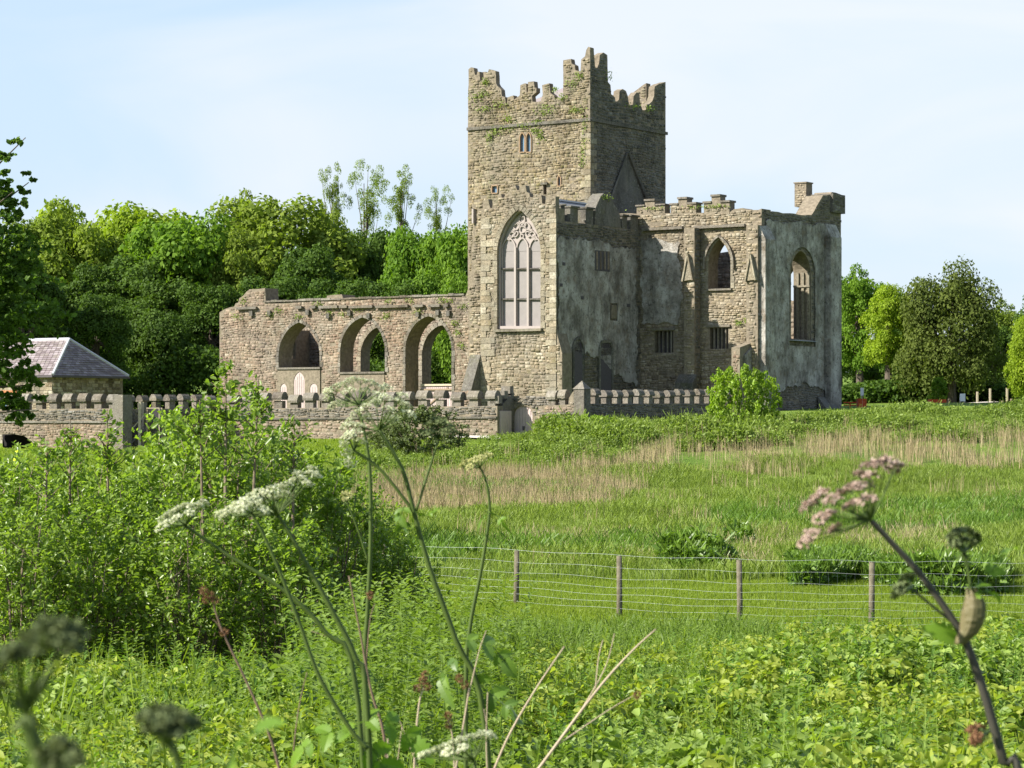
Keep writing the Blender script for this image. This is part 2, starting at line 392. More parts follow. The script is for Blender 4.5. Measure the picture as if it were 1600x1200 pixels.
def inpoly(px, pz, poly):
    ins = np.zeros(px.shape, bool); n = len(poly); j = n - 1
    for i in range(n):
        xi, zi = poly[i]; xj, zj = poly[j]
        if zi != zj:
            c = ((zi > pz) != (zj > pz)) & (px < (xj - xi) * (pz - zi) / (zj - zi) + xi)
            ins ^= c
        j = i
    return ins
def stonework(name, axis, c, sgn, outer, holes, m, parent, hmin=.1, hmax=.23, wmin=.13, wmax=.46, proud=.055, gap=.024, zmin=None, slope=0, skip=0.05, exclude=None):
    """rubble stones laid in rough courses on the face at plane c; sgn = outward direction on that axis"""
    ss = [p[0] for p in outer]; zz = [p[1] for p in outer]
    s0, s1, z0, z1 = min(ss), max(ss), max(min(zz), zmin if zmin is not None else -99), max(zz)
    fn = plane_fn(axis); recs = []
    z = z0
    while z < z1:
        h = random.uniform(hmin, hmax); s = s0 - random.uniform(0, .4)
        while s < s1:
            w = random.uniform(wmin, wmax) * (.7 + h * 1.6)
            if random.random() < .18 and h > .2:       # a tall course is split in two thin stones
                hh = h * random.uniform(.4, .6)
                recs.append((s, s + w, z, z + hh)); recs.append((s, s + w, z + hh, z + h))
            else: recs.append((s, s + w, z, z + h))
            s += w
        z += h
    R = np.array(recs); R = R[rng.random(len(R)) > skip]
    R[:, 2:] += (.07 * np.sin(R[:, 0] * 1.3 + R[:, 2] * .8) + rng.normal(0, .012, len(R)))[:, None]
    a = R[:, 0] + gap / 2; b = R[:, 1] - gap / 2; lo = R[:, 2] + gap / 2; hi = R[:, 3] - gap / 2
    def ok(ps, pz):
        r = inpoly(ps, pz, outer)
        for h in holes: r &= ~inpoly(ps, pz, h)
        return r
    keep = ok(a, lo) & ok(b, lo) & ok(a, hi) & ok(b, hi) & ok((a + b) / 2, (lo + hi) / 2)
    if exclude is not None:
        for (e0, e1, f0, f1) in exclude: keep &= ~((b > e0) & (a < e1) & (hi > f0) & (lo < f1))
    a, b, lo, hi = a[keep], b[keep], lo[keep], hi[keep]; n = len(a)
    if n == 0: return
    j = lambda k: rng.uniform(-k, k, n)
    e = np.minimum(.035, (hi - lo) * .2)
    d = sgn * (proud * rng.uniform(.25, 1.25, n))
    cc = np.full(n, c)
    S = np.stack([a, b, b, a, a + e + j(.03), b - e + j(.03), b - e + j(.03), a + e + j(.03)], 1)
    Z = np.stack([lo, lo, hi, hi, lo + e + j(.022), lo + e + j(.022), hi - e + j(.022), hi - e + j(.022)], 1)
    C = np.stack([cc - sgn * .004] * 4 + [cc + d * rng.uniform(.5, 1.3, n) for _ in range(4)], 1)
    U, Vv = (S, C) if axis == 'v' else (C, S)
    X = P0[0] + U * LH[0] + Vv * RH[0]; Y = P0[1] + U * LH[1] + Vv * RH[1]
    V3 = np.stack([X, Y, Z], 2).reshape(-1, 3)
    base = np.array([[4, 5, 6, 7], [0, 1, 5, 4], [1, 2, 6, 5], [2, 3, 7, 6], [3, 0, 4, 7]])
    Fc = (base[None] + 8 * np.arange(n)[:, None, None]).reshape(-1, 4)
    if (axis == 'v' and sgn > 0) or (axis == 'u' and sgn > 0): Fc = Fc[:, ::-1]
    lf = noise1(np.stack([(a + b) / 2, (lo + hi) / 2], 1))
    rv = np.clip(rng.beta(2.2, 2.2, n) * .8 + lf * .35 - .05, 0, 1)
    o_ = wloc(parent)
    me = mesh_np(name, V3 - np.array([o_.x, o_.y, o_.z]), Fc, np.repeat(rv, 5))
    return link(name, me, m, parent, kind='stuff')
def noise1(p):
    return .5 + .25 * (np.sin(p[:, 0] * 1.7 + 2 * np.sin(p[:, 1] * .9)) + np.sin(p[:, 1] * 2.3 + 1.5 * np.sin(p[:, 0] * .6 + 1)))
def jag(pts, step=.35, amp=.08, keep_below=None):
    """break long straight runs of a ruined wall top into irregular stone steps"""
    out = []
    for i in range(len(pts) - 1):
        a, b = pts[i], pts[i + 1]; out.append(a)
        d = math.hypot(b[0] - a[0], b[1] - a[1])
        n = int(d / step)
        if n > 1 and min(a[1], b[1]) > (keep_below if keep_below is not None else -99):
            for k in range(1, n):
                t = (k + random.uniform(-.25, .25)) / n
                out.append((a[0] + (b[0] - a[0]) * t + random.uniform(-amp, amp) * .3, a[1] + (b[1] - a[1]) * t + random.uniform(-amp, amp)))
    out.append(pts[-1]); return out
def arch_pts(s0, s1, zs, za, zb, n=8, b=1.0):
    """pointed opening: jambs s0..s1, sill zb, springing zs, apex za (ccw loop)"""
    m = (s0 + s1) / 2; w = (s1 - s0) / 2; H = za - zs
    pts = [(s0, zb), (s1, zb)]
    R = (w * w + H * H) / (2 * w)
    th = math.asin(min(1, H / R))
    R_ok = R >= w * .999
    for k in range(n + 1):
        t = th * k / n
        pts.append((s1 - R + R * math.cos(t), zs + R * math.sin(t)))
    for k in range(n - 1, -1, -1):
        t = th * k / n
        pts.append((s0 + R - R * math.cos(t), zs + R * math.sin(t)))
    return pts
def arch_px(fn, c, x0, x1, ys, ya, yb, n=8):
    s0, _ = fn(c, x0, yb); s1, _ = fn(c, x1, yb); xm = (x0 + x1) / 2
    z = lambda y: fn(c, xm, y)[1]
    a, b = min(s0, s1), max(s0, s1)
    return arch_pts(a, b, z(ys), z(ya), z(yb), n)
def rect_px(fn, c, x0, x1, y0, y1):
    s0, s1 = sorted((fn(c, x0, y0)[0], fn(c, x1, y0)[0])); xm = (x0 + x1) / 2
    z0, z1 = fn(c, xm, y1)[1], fn(c, xm, y0)[1]
    return [(s0, z0), (s1, z0), (s1, z1), (s0, z1)]
def voussoirs(axis, c, sgn, hole, parent, depth=.16, w=.26, m=None, label=None):
    """dressed stones round an opening, each its own piece"""
    fn = plane_fn(axis); pts = hole[1:] + hole[:1]      # start on one jamb, over the arch, to the other
    # resample the path
    seg = []; 
    for i in range(len(pts) - 1):
        a, b = pts[i], pts[i + 1]
        seg.append((a, b, math.hypot(b[0] - a[0], b[1] - a[1])))
    cx = sum(p[0] for p in pts) / len(pts); zlow = min(p[1] for p in pts)
    path = [pts[0]]
    for a, b, d in seg:
        n = max(1, round(d / .36))
        for k in range(1, n + 1): path.append((a[0] + (b[0] - a[0]) * k / n, a[1] + (b[1] - a[1]) * k / n))
    for i in range(len(path) - 1):
        a, b = path[i], path[i + 1]
        d = (b[0] - a[0], b[1] - a[1]); l = math.hypot(*d)
        if l < .02: continue
        nx, nz = d[1] / l, -d[0] / l
        if (a[0] + nx - cx) ** 2 < (a[0] - cx) ** 2 and abs(d[1]) > abs(d[0]) * .3: nx, nz = -nx, -nz
        if abs(d[1]) <= abs(d[0]) * .3 and nz < 0: nx, nz = -nx, -nz
        ww = w * random.choice((.8, 1, 1.25)) if abs(d[0]) < .05 * l else w
        g = .012
        t0, t1 = g / l, 1 - g / l
        P = lambda t, e: (a[0] + d[0] * t + nx * e, a[1] + d[1] * t + nz * e)
        base = [P(t0, .004), P(t1, .004), P(t1, ww), P(t0, ww)]
        mb = MB(); pr = sgn * (.035 + random.uniform(0, .03))
        vs = [fn(p[0], p[1], c - sgn * depth) for p in base] + [fn(p[0], p[1], c + pr) for p in base]
        mb.add(vs, [(0, 1, 2, 3), (7, 6, 5, 4), (0, 4, 5, 1), (1, 5, 6, 2), (2, 6, 7, 3), (3, 7, 4, 0)], random.random())
        o = mb.build('voussoir', m or M['dressed'], parent)
        fix_normals(o)
def bar(mb, axis, p, q_, c0, c1, w):
    """straight bar of width w between two (s,z) points, thick c0..c1"""
    fn = plane_fn(axis); d = (q_[0] - p[0], q_[1] - p[1]); l = math.hypot(*d) or 1; n = (-d[1] / l * w / 2, d[0] / l * w / 2)
    base = [(p[0] + n[0], p[1] + n[1]), (p[0] - n[0], p[1] - n[1]), (q_[0] - n[0], q_[1] - n[1]), (q_[0] + n[0], q_[1] + n[1])]
    mb.add([fn(a, b, c0) for a, b in base] + [fn(a, b, c1) for a, b in base], [(0, 1, 2, 3), (7, 6, 5, 4), (0, 4, 5, 1), (1, 5, 6, 2), (2, 6, 7, 3), (3, 7, 4, 0)])
def polybar(mb, axis, pts, c0, c1, w):
    for i in range(len(pts) - 1): bar(mb, axis, pts[i], pts[i + 1], c0, c1, w)
def prism(mb, u0, u1, v0, v1, z0, za, zb=None, zc=None, zd=None, r=.5):
    """block in u,v with separate top heights at (u0v0, u1v0, u1v1, u0v1)"""
    zb = za if zb is None else zb; zc = za if zc is None else zc; zd = za if zd is None else zd
    vs = [W(u0, v0, z0), W(u1, v0, z0), W(u1, v1, z0), W(u0, v1, z0), W(u0, v0, za), W(u1, v0, zb), W(u1, v1, zc), W(u0, v1, zd)]
    mb.add(vs, [(0, 3, 2, 1), (4, 5, 6, 7), (0, 1, 5, 4), (1, 2, 6, 5), (2, 3, 7, 6), (3, 0, 4, 7)], r)
def obj_from(mb, name, m, parent, **k):
    o = mb.build(name, m, parent, **k); fix_normals(o); return o

def rand_dirs(n):
    v = rng.normal(size=(n, 3)); return v / np.linalg.norm(v, axis=1, keepdims=True)
def leaves_np(C, Nn, size, aspect=.5, hexa=True, fold=.25, along=None, rnd=None):
    """leaf faces: centres C, normals Nn, length size; returns V, F, rnd"""
    n = len(C); t = rand_dirs(n) if along is None else along
    t = t - (t * Nn).sum(1, keepdims=True) * Nn; t /= np.linalg.norm(t, axis=1, keepdims=True) + 1e-9
    b = np.cross(Nn, t); s = size if np.ndim(size) else np.full(n, size); s = s[:, None]
    w = s * aspect / 2
    if hexa:
        P = [C - t * s * .5, C - t * s * .15 + b * w + Nn * w * fold, C + t * s * .2 + b * w * .8 + Nn * w * fold, C + t * s * .5 - Nn * w * fold, C + t * s * .2 - b * w * .8 + Nn * w * fold, C - t * s * .15 - b * w + Nn * w * fold]
        V = np.stack(P, 1).reshape(-1, 3); i = np.arange(n)[:, None] * 6
        Fc = np.concatenate([i + np.array([[0, 1, 2, 3]]), i + np.array([[0, 3, 4, 5]])], 1).reshape(-1, 4)
        r = np.repeat(rng.random(n) if rnd is None else rnd, 2)
    else:
        P = [C - t * s * .5, C + b * w, C + t * s * .5 - Nn * w * fold, C - b * w]
        V = np.stack(P, 1).reshape(-1, 3); Fc = np.arange(n * 4).reshape(-1, 4); r = rng.random(n) if rnd is None else rnd
    return V, Fc, r
def unit(v): return v / (np.linalg.norm(v, axis=1, keepdims=True) + 1e-9)

# ---------------------------------------------------------------- ground
def make_ground():
    ys = np.concatenate([np.arange(-60, 0, 6), np.arange(0, 30, .5), np.arange(30, 160, 1.0), np.arange(160, 300, 5), np.geomspace(300, 5000, 26)])
    ts = np.concatenate([np.linspace(-1, -.12, 30), np.linspace(-.11, .11, 121), np.linspace(.12, 1, 30)])
    xs = np.sign(ts) * np.where(np.abs(ts) <= .115, np.abs(ts) * 400, 44 + (np.abs(ts) - .11) ** 2 * 5000)
    X, Y = np.meshgrid(xs, ys); Z = terr(X, Y)
    V = np.stack([X, Y, Z], 2).reshape(-1, 3); nx, ny = len(xs), len(ys)
    i = np.arange(ny - 1)[:, None] * nx + np.arange(nx - 1)[None]
    Fc = np.stack([i, i + 1, i + 1 + nx, i + nx], 2).reshape(-1, 4)
    link('ground', mesh_np('ground', V, Fc, smooth_=True), M['ground'], None, kind='structure', label='rough green field rising from a shallow valley to the abbey')
make_ground()
# pale path on the right
def strip(name, pts, w, m, dz=.03, **props):
    V = []; Fc = []
    for i, (x, y) in enumerate(pts):
        a = pts[max(i - 1, 0)]; b = pts[min(i + 1, len(pts) - 1)]; d = Vector((b[0] - a[0], b[1] - a[1])).normalized(); n = Vector((-d.y, d.x)) * w / 2
        for s in (-1, -.33, .33, 1):
            X, Y = x + n.x * s, y + n.y * s; V.append((X, Y, float(terr(X, Y)) + dz))
        if i:
            for k in range(3): Fc.append(((i - 1) * 4 + k, (i - 1) * 4 + k + 1, i * 4 + k + 1, i * 4 + k))
    return link(name, mesh_np(name, V, Fc), m, None, **props)
pp = [at(1490 + 14 * i, 640, 172 - i * 1.0) for i in range(12)]
strip('path', [(p.x, p.y) for p in pp], 3.4, M['gravel'], .12, kind='structure', label='pale gravel path behind the field on the right')
pp = [at(640 + 12 * i, 690, 124.2 - i * .42) for i in range(14)]
strip('path', [(p.x, p.y) for p in pp], 1.3, M['gravel'], .1, kind='structure', label='pale gravel path at the foot of the crenellated wall')

# ================================================================ ABBEY
A = empty('ruined_abbey', W(0, 0, 0), 'ruined medieval stone abbey with a crenellated square tower, gothic arches and bare chancel', 'abbey')
YB = 690
TW = 8.85
# ---- tower, lit face (v = 0)
t_top = [(731, YB), (731, 200), (732, 108), (736, 105), (740, 106), (742, 117), (745, 117), (746, 112), (749, 112), (750, 127), (755, 124), (757, 114), (762, 113), (764, 108), (774, 111), (775, 130), (777, 134), (783, 140), (784, 150), (789, 152), (790, 162), (792, 163), (793, 152), (802, 149), (803, 156), (812, 149), (813, 133), (820, 130), (822, 131), (823, 145), (825, 143), (825, 128), (834, 127), (835, 137), (838, 137), (838, 144), (831, 150), (832, 159), (845, 158), (848, 148), (847, 133), (858, 130), (860, 145), (866, 150), (867, 157), (872, 152), (880, 154), (880, 94), (892, 92), (893, 99), (898, 102), (899, 110), (907, 111), (908, 93), (914, 88), (916, 78), (919, 73), (922, 74), (922, YB)]
o_lit = jag([pv(0, *p) for p in t_top], .3, .07, 10)
h_tw = [arch_px(pv, 0, 812.5, 820.5, 216, 207, 238, 5), arch_px(pv, 0, 822.5, 830.5, 216, 207, 238, 5),
        rect_px(pv, 0, 769, 778, 290, 302), arch_px(pv, 0, 871.5, 877, 281, 274, 291, 4), rect_px(pv, 0, 849, 854, 289, 304)]
tower = MB(); split_slab(tower, 'v', 0, 1.1, .42, o_lit, h_tw, 18.3)
tower = obj_from(tower, 'tower_wall', M['mortar'], A, label='sunlit tan rubble face of the square tower')
stonework('stonework', 'v', 0, -1, o_lit, h_tw, M['tower'], tower, zmin=9)
# right (shaded) face u = 0
r_top = [(922, YB), (922, 75), (925, 79), (929, 93), (930, 105), (935, 107), (937, 86), (943, 82), (949, 86), (950, 128), (954, 133), (955, 147), (961, 152), (962, 160), (967, 156), (968, 142), (973, 139), (978, 142), (981, 150), (983, 166), (989, 163), (990, 150), (995, 144), (999, 146), (1000, 160), (1004, 172), (1009, 172), (1011, 163), (1019, 158), (1022, 150), (1023, 135), (1030, 131), (1040, 128), (1040, YB)]
o_rt = jag([pu(0, *p) for p in r_top], .3, .07, 10)
o_rt_full = o_rt
clip = [(max(p[0], 1.1), p[1]) for p in o_rt]
tw_r = MB()
cl = [(1.1, o_rt[0][1])] + [(p[0], p[1]) for p in o_rt if p[0] > 1.13]
cl.insert(1, (1.1, pu(0, 938, 86)[1]))
split_slab(tw_r, 'u', 0, 1.1, .42, [p for p in o_rt], [], 18.3, (.425, 99))
tw_r = obj_from(tw_r, 'tower_wall', M['mortar'], A, label='shaded grey face of the square tower with a gable scar')
stonework('stonework', 'u', 0, -1, o_rt_full, [], M['grey'], tw_r, zmin=9, wmin=.14, proud=.06)  # darkened grey stone deepens the shade on this face
# far and left walls of the tower
zt = lambda d, Y: (HY - d) / F * Y
cr_ = [(TW, -2), (TW, zt(150, 157)), (7.8, zt(135, 157)), (7.4, zt(128, 157)), (6.2, zt(133, 157)), (6, zt(150, 157)), (5, zt(160, 157)), (4, zt(142, 157)), (3.1, zt(143, 157)), (3, zt(160, 157)), (2.2, zt(143, 157)), (1.3, zt(130, 157)), (0, zt(128, 157)), (0, -2)]
far = MB(); slab(far, 'v', TW - .5, TW, [(max(min(p[0], TW - .01), 1.1), p[1]) for p in cr_][::-1])
far = obj_from(far, 'tower_wall', M['mortar'], A); 
stonework('stonework', 'v', TW - .5, -1, [(max(min(p[0], TW - .01), 1.1), p[1]) for p in cr_][::-1], [], M['tower'], far, zmin=17, hmax=.2)
lf = MB(); slab(lf, 'u', TW, TW - .5, [(1.1, -2), (1.1, zt(110, 155)), (2.2, zt(112, 155)), (2.3, zt(150, 155)), (4.5, zt(156, 155)), (4.6, zt(140, 155)), (5.5, zt(140, 155)), (5.6, zt(155, 155)), (7.75, zt(150, 155)), (7.75, -2)])
obj_from(lf, 'tower_wall', M['mortar'], A)
# string course round the tower
sc = MB()
za = pv(0, 731, 199)[1]; zb = pv(0, 922, 185)[1]
prism(sc, -.09, TW + .09, -.13, -.005, zb - .16, zb + .02)
prism(sc, -.13, -.005, -.004, TW + .09, zb - .16, zb + .02)
obj_from(sc, 'string_course', M['dark'], A)
# corner quoins of the tower
z = 9.2; k = 0
while z < zb - .4:
    h = random.uniform(.3, .42); a, b = (.62, .34) if k % 2 else (.34, .62)
    mb = MB(); prism(mb, -.075, a, -.075, .02, z, z + h - .02, r=random.uniform(.3, 1)); prism(mb, -.075, .02, .021, b, z, z + h - .02, r=random.uniform(.3, 1))
    obj_from(mb, 'quoin', M['tower'] if k % 3 else M['dressed'], tower); z += h; k += 1
# slate cap roof behind the parapet
rf = MB(); ap = W(4.4, 4.4, 20.75); cs = [W(1.12, 1.12, 18.75), W(7.73, 1.12, 18.75), W(7.73, 7.73, 18.75), W(1.12, 7.73, 18.75)]
rf.add(cs + [ap], [(0, 4, 1), (1, 4, 2), (2, 4, 3), (3, 4, 0)], .6)
rf.add([W(.5, .5, 18.29), W(8.3, .5, 18.29), W(8.3, 8.3, 18.29), W(.5, 8.3, 18.29)], [(0, 1, 2, 3)], .2); obj_from(rf, 'tower_roof', M['slate'], A, label='low mauve slate roof inside the tower parapet')
# tower windows
def lancet(axis, c, hole, parent, glass=M['glass'], recess=.18, frame=M['dressed'], name='lancet_window'):
    mb = MB(); sg = 1
    s = [p[0] for p in hole]; zs = [p[1] for p in hole]
    slab(mb, axis, c + recess, c + recess + .04, hole)
    w = obj_from(mb, name, glass, parent); fb = MB()
    cl = list(hole) + [hole[0]]
    polybar(fb, axis, cl, c - .07, c + recess - .01, .06)
    obj_from(fb, 'frame', frame, w); return w
M['orange'] = simple('orange_brick_dressing', (.27, .19, .12), .9, .1, .2, 8)
for h in h_tw[:4]: lancet('v', 0, h, A, frame=M['orange'], recess=.1)
mb = MB(); slab(mb, 'v', .6, .65, h_tw[4]); obj_from(mb, 'slit_window', M['darkwood_shade'], A)
mb = MB(); u0, z0 = pv(0, 847, 289); u1, _ = pv(0, 857, 289); prism(mb, u1, u0, -.18, .1, z0, z0 + .13); obj_from(mb, 'drip_stone', M['dark'], A)
# roof scar of the vanished chancel roof
ps = MB(); tri = [pu(0, 978, 243), pu(0, 1014, 330), (6.8, 11.2), (1.6, 11.2), pu(0, 945, 322), pu(0, 955, 300)]
slab(ps, 'u', -.062, -.1, tri); obj_from(ps, 'roof_scar', M['grey'], tw_r, label='pale gable shaped plaster scar of a lost roof')
dc = MB(); polybar(dc, 'u', [pu(0, 948, 318), pu(0, 956, 298), pu(0, 978, 238)], -.11, -.17, .13)
polybar(dc, 'u', [pu(0, 978, 238), pu(0, 1014, 330)], -.105, -.24, .2); obj_from(dc, 'drip_course', M['dark'], tw_r)

# ---- nave wall (lit, v = 0)
VN = 0.02
n_top = [(343, YB), (343, 488), (351, 483), (366, 479), (368, 474), (372, 473), (374, 466), (380, 462), (385, 456), (390, 452), (414, 450), (415, 472), (418, 473), (460, 471), (510, 467), (511, 462), (534, 460), (536, 466), (600, 464), (660, 463), (700, 462), (728, 461), (752, 458), (752, YB)]
o_nv = jag([pv(VN, *p) for p in n_top], .4, .05, 5.5)
a1 = arch_px(pv, VN, 436, 500, 556, 504, 574, 10); a1r = arch_px(pv, VN, 436, 500, 556, 504, 574, 10)
a2 = arch_px(pv, VN, 532, 602, 550, 496, 582, 10); a3 = arch_px(pv, VN, 634, 706, 548, 494, 668, 10)
low1 = rect_px(pv, VN, 435, 501, 575.5, 668)
small = arch_px(pv, VN, 421, 427, 613, 609, 621, 3)
nv = MB(); slab(nv, 'v', VN, VN + 1.35, o_nv, [a1, a2, a3])
nave = obj_from(nv, 'nave_wall', M['mortar'], A, label='long low sunlit nave wall with three pointed arches')
stonework('stonework', 'v', VN, -1, o_nv, [a1, a2, a3, low1], M['pink'], nave, zmin=-1.5, hmin=.1, hmax=.24, proud=.045)
for a in (a1, a2, a3): voussoirs('v', VN, -1, a, nave, m=M['coping'], w=.2)
# smooth infill panels below the first two openings
for (x0, x1, y0) in ((435, 501, 577), (532.5, 601.5, 584)):
    mb = MB(); rr = rect_px(pv, VN, x0, x1, y0, 672)
    hl = [arch_px(pv, VN, 460, 477, 596, 581, 640, 5), arch_px(pv, VN, 439, 449, 607, 599, 640, 4), arch_px(pv, VN, 485, 497, 607, 599, 640, 4)] if x0 < 500 else []
    slab(mb, 'v', VN - .075, VN - .02, rr, hl); inf = obj_from(mb, 'infill_panel', M['mortar'], nave)
    for h in hl:
        fb = MB(); slab(fb, 'v', VN - .045, VN - .022, h); pn = obj_from(fb, 'blind_niche', M['board2'], nave)
        s0, s1 = min(p[0] for p in h), max(p[0] for p in h); n = 6 if s1 - s0 > .7 else 3
        rb = MB()
        for i in range(1, n):
            s = s0 + (s1 - s0) * i / n; ztop = h[0][1] + (max(p[1] for p in h) - h[0][1]) * (1 - abs(i / n - .5) * .5)
            bar(rb, 'v', (s, h[0][1]), (s, ztop - .1), VN - .06, VN - .046, .03)
        obj_from(rb, 'rib', M['tracery'], nave)
    sl = MB(); r = rect_px(pv, VN, x0 - 1, x1 + 1, y0 - 3, y0); slab(sl, 'v', VN - .16, VN - .003, r); obj_from(sl, 'sill', M['coping'], nave)
# broken string course and corbels under the nave wall head
for (x0, x1) in ((372, 403), (465, 474), (487, 496), (501, 530), (533, 545), (548, 585), (590, 640), (648, 664), (672, 690), (696, 703)):
    mb = MB(); y = 479.5 - (x0 - 372) * .012; r = rect_px(pv, VN, x0, x1, y, y + 4); slab(mb, 'v', VN - .24, VN - .055, r, r=random.random()); obj_from(mb, 'corbel_course', M['coping'], nave)
for x in (392, 420, 480, 512, 545, 575, 652, 683, 700):
    mb = MB(); y = 487 + random.uniform(-3, 5); r = rect_px(pv, VN, x, x + 5, y, y + 8); slab(mb, 'v', VN - .2, VN - .05, r, r=.2); obj_from(mb, 'corbel', M['dark'], nave)
cap = MB()
uA, uB = pv(VN, 726, 461)[0], pv(VN, 418, 472)[0]; s = uA
while s < uB:
    w = random.uniform(.4, .9); zz_ = np.interp(s, [uA, uB], [pv(VN, 726, 461)[1], pv(VN, 418, 472)[1]])
    prism(cap, s, s + w - .02, VN - .1, VN + 1.42, zz_ - .02, zz_ + random.uniform(.07, .14), r=random.random()); s += w
obj_from(cap, 'coping', M['coping'], nave, kind='stuff')
# inner (far) nave wall
VF = 8.6
f_top = [(uA - 1, -2), (uA - 1, 7.3), (24, 7.0), (29.3, 6.4), (29.3, -2)]
f_h = [arch_px(pv, VF, 564, 624, 556, 510, 640, 9), arch_px(pv, VF, 660, 722, 554, 508, 645, 9)]
fw = MB(); slab(fw, 'v', VF, VF + 1.0, f_top, f_h); fwo = obj_from(fw, 'far_nave_wall', M['mortar'], A)
stonework('stonework', 'v', VF, -1, f_top, f_h, M['pink'], fwo, zmin=-1, hmin=.15, hmax=.3)
for a in f_h: voussoirs('v', VF, -1, a, fwo, m=M['dressed'], w=.3)
ew = MB(); slab(ew, 'u', 29.25, 28.3, [(VN + 1.36, -2), (VN + 1.36, 6.1), (VF - .01, 6.1), (VF - .01, -2)], [arch_px(pu, 28.3, 449, 462, 540, 529, 560, 5)]); obj_from(ew, 'end_wall', M['mortar'], A)
# boarded gate in the third arch
g = MB(); x0, x1 = pv(1.0, 657, 620)[0], pv(1.0, 706, 620)[0]
gz = pv(1.0, 680, 603)[1]
gate = MB(); prism(gate, x1, x0, .98, 1.06, gz, gz + .12); gate = obj_from(gate, 'arch_gate', M['palewood'], nave)
n = 16
for i in range(n):
    s = x1 + (x0 - x1) * i / n; mb = MB(); prism(mb, s + .01, s + (x0 - x1) / n - .01, 1.06, 1.09, -1.5, gz - .02, r=random.random()); obj_from(mb, 'board', M['board2'], nave)
mb = MB(); bar(mb, 'v', (x1 + .3, gz - .1), (x0 - .5, gz - 1.3), .99, 1.05, .09); bar(mb, 'v', (x1, gz - .22), (x0, gz - .22), .95, 1.04, .1); obj_from(mb, 'brace', M['wood'], nave)

# ---- broken transept stub left of the chapel front
VC = -9.16
st = [(752, YB), (752, 466), (729, 466), (731, 452), (735, 442), (736, 415), (735, 395), (737, 365), (738, 350), (746, 349), (746, 325), (738, 325), (738, 319), (752, 319)]
st = [(733, YB), (733, 474), (728, 461), (732, 450), (736, 438), (737, 410), (736, 392), (739, 372), (739, 350), (746, 349), (746, 326), (738, 325), (737, 319), (758, 319), (758, YB)]
o_st = jag([pv(VC + .35, *p) for p in st], .3, .04, 7.5)
mb = MB(); slab(mb, 'v', VC + .35, VC + 1.3, o_st); stub = obj_from(mb, 'broken_wall_end', M['mortar'], A, label='ragged ochre end of a broken wall beside the chapel front')
stonework('stonework', 'v', VC + .35, -1, o_st, [], M['tan'], stub, zmin=-1, hmin=.1, hmax=.22, proud=.07)
mb = MB(); slab(mb, 'v', VC + .2, VC + .55, [pv(VC + .2, *p) for p in ((737, 349), (737, 326), (739.5, 326), (739.5, 349))]); obj_from(mb, 'slit_jamb', M['tracery'], A)

# ---- chapel front (lit) v = VC
c_top = [(752, YB), (752, 328), (755, 326), (756, 316), (758, 312), (763, 311), (764, 318), (766, 325), (769, 325), (770, 317), (777, 313), (778, 306), (783, 303), (784, 310), (787, 310), (790, 303), (795, 300), (798, 292), (805, 289), (808, 297), (811, 297), (812, 292), (818, 289), (821, 290), (823, 300), (827, 302), (828, 308), (833, 308), (834, 303), (840, 304), (846, 305), (847, 318), (852, 319), (853, 306), (860, 305), (868, 307), (868, YB)]
c_hole = arch_px(pv, VC, 777.5, 845, 396, 327, 514, 14)
c_hole2 = [arch_px(pv, VC, 0, 1, 0, 0, 0, 2)] if False else []
o_ch = jag([pv(VC, *p) for p in c_top], .35, .04, 11)
mb = MB(); split_slab(mb, 'v', VC, VC + .95, VC + .38, o_ch, [c_hole], 11.85); chap = obj_from(mb, 'chapel_front', M['mortar'], A, label='sunlit chapel gable front with a tall traceried window')
wb = rect_px(pv, VC, 771, 852, 320, 516)
stonework('stonework', 'v', VC, -1, o_ch, [c_hole], M['tan'], chap, zmin=-1.5, hmin=.1, hmax=.23, proud=.05)
voussoirs('v', VC, -1, c_hole, chap, w=.3, m=M['dressed'])
mb = MB(); slab(mb, 'v', VC - .22, VC + .1, rect_px(pv, VC, 774, 848, 514, 518)); obj_from(mb, 'sill', M['dressed'], chap)
# quoins: left ashlar strip and right corner
for xx, wid in ((752, 1), (868, -1)):
    z = 0.0; k = 0
    while z < 11.4:
        h = random.uniform(.26, .4); w = (.62 if k % 2 else .36) ; u = pv(VC, xx, 500)[0]
        a, b = (u - w - (.35 if random.random() < .5 else 0), u) if wid > 0 else (u - .075, u + w)
        mb = MB(); prism(mb, min(a, b), max(a, b), VC - .07, VC + .02, z, z + h - .02, r=random.uniform(.35, 1)); obj_from(mb, 'quoin', M['dressed'] if k % 2 else M['tan'], chap); z += h; k += 1
# window tracery
win = MB(); slab(win, 'v', VC + .42, VC + .46, c_hole); win = obj_from(win, 'traceried_window', M['panel'], A, label='tall pointed window of three boarded lights under carved tracery')
xs_l = [(780.5, 800.5), (803, 820.5), (823, 842)]
for i, (x0, x1) in enumerate(xs_l):
    ap_y = 371
    pth = arch_px(pv, VC, x0, x1, 388, ap_y, 511, 7)
    fb = MB(); polybar(fb, 'v', pth[1:] + pth[:2], VC + .27, VC + .40, .075); obj_from(fb, 'light_frame', M['tracery'], win)
    hd = MB(); slab(hd, 'v', VC + .345, VC + .366, arch_px(pv, VC, x0 + 1.2, x1 - 1.2, 389, ap_y + 2, 392, 7)); obj_from(hd, 'pane', M['panel'], win)
    for (ya, yb) in ((385, 418), (421, 465.5), (468.5, 510)):
        pb = MB(); slab(pb, 'v', VC + .36, VC + .415, rect_px(pv, VC, x0 + 1.4, x1 - 1.4, ya, yb), r=random.random()); obj_from(pb, 'pane', M['panel'], win)
for x in (801.7, 821.7):
    fb = MB(); a = pv(VC, x, 512); b = pv(VC, x, 386); bar(fb, 'v', a, b, VC + .18, VC + .40, .13); obj_from(fb, 'mullion', M['tracery'], win)
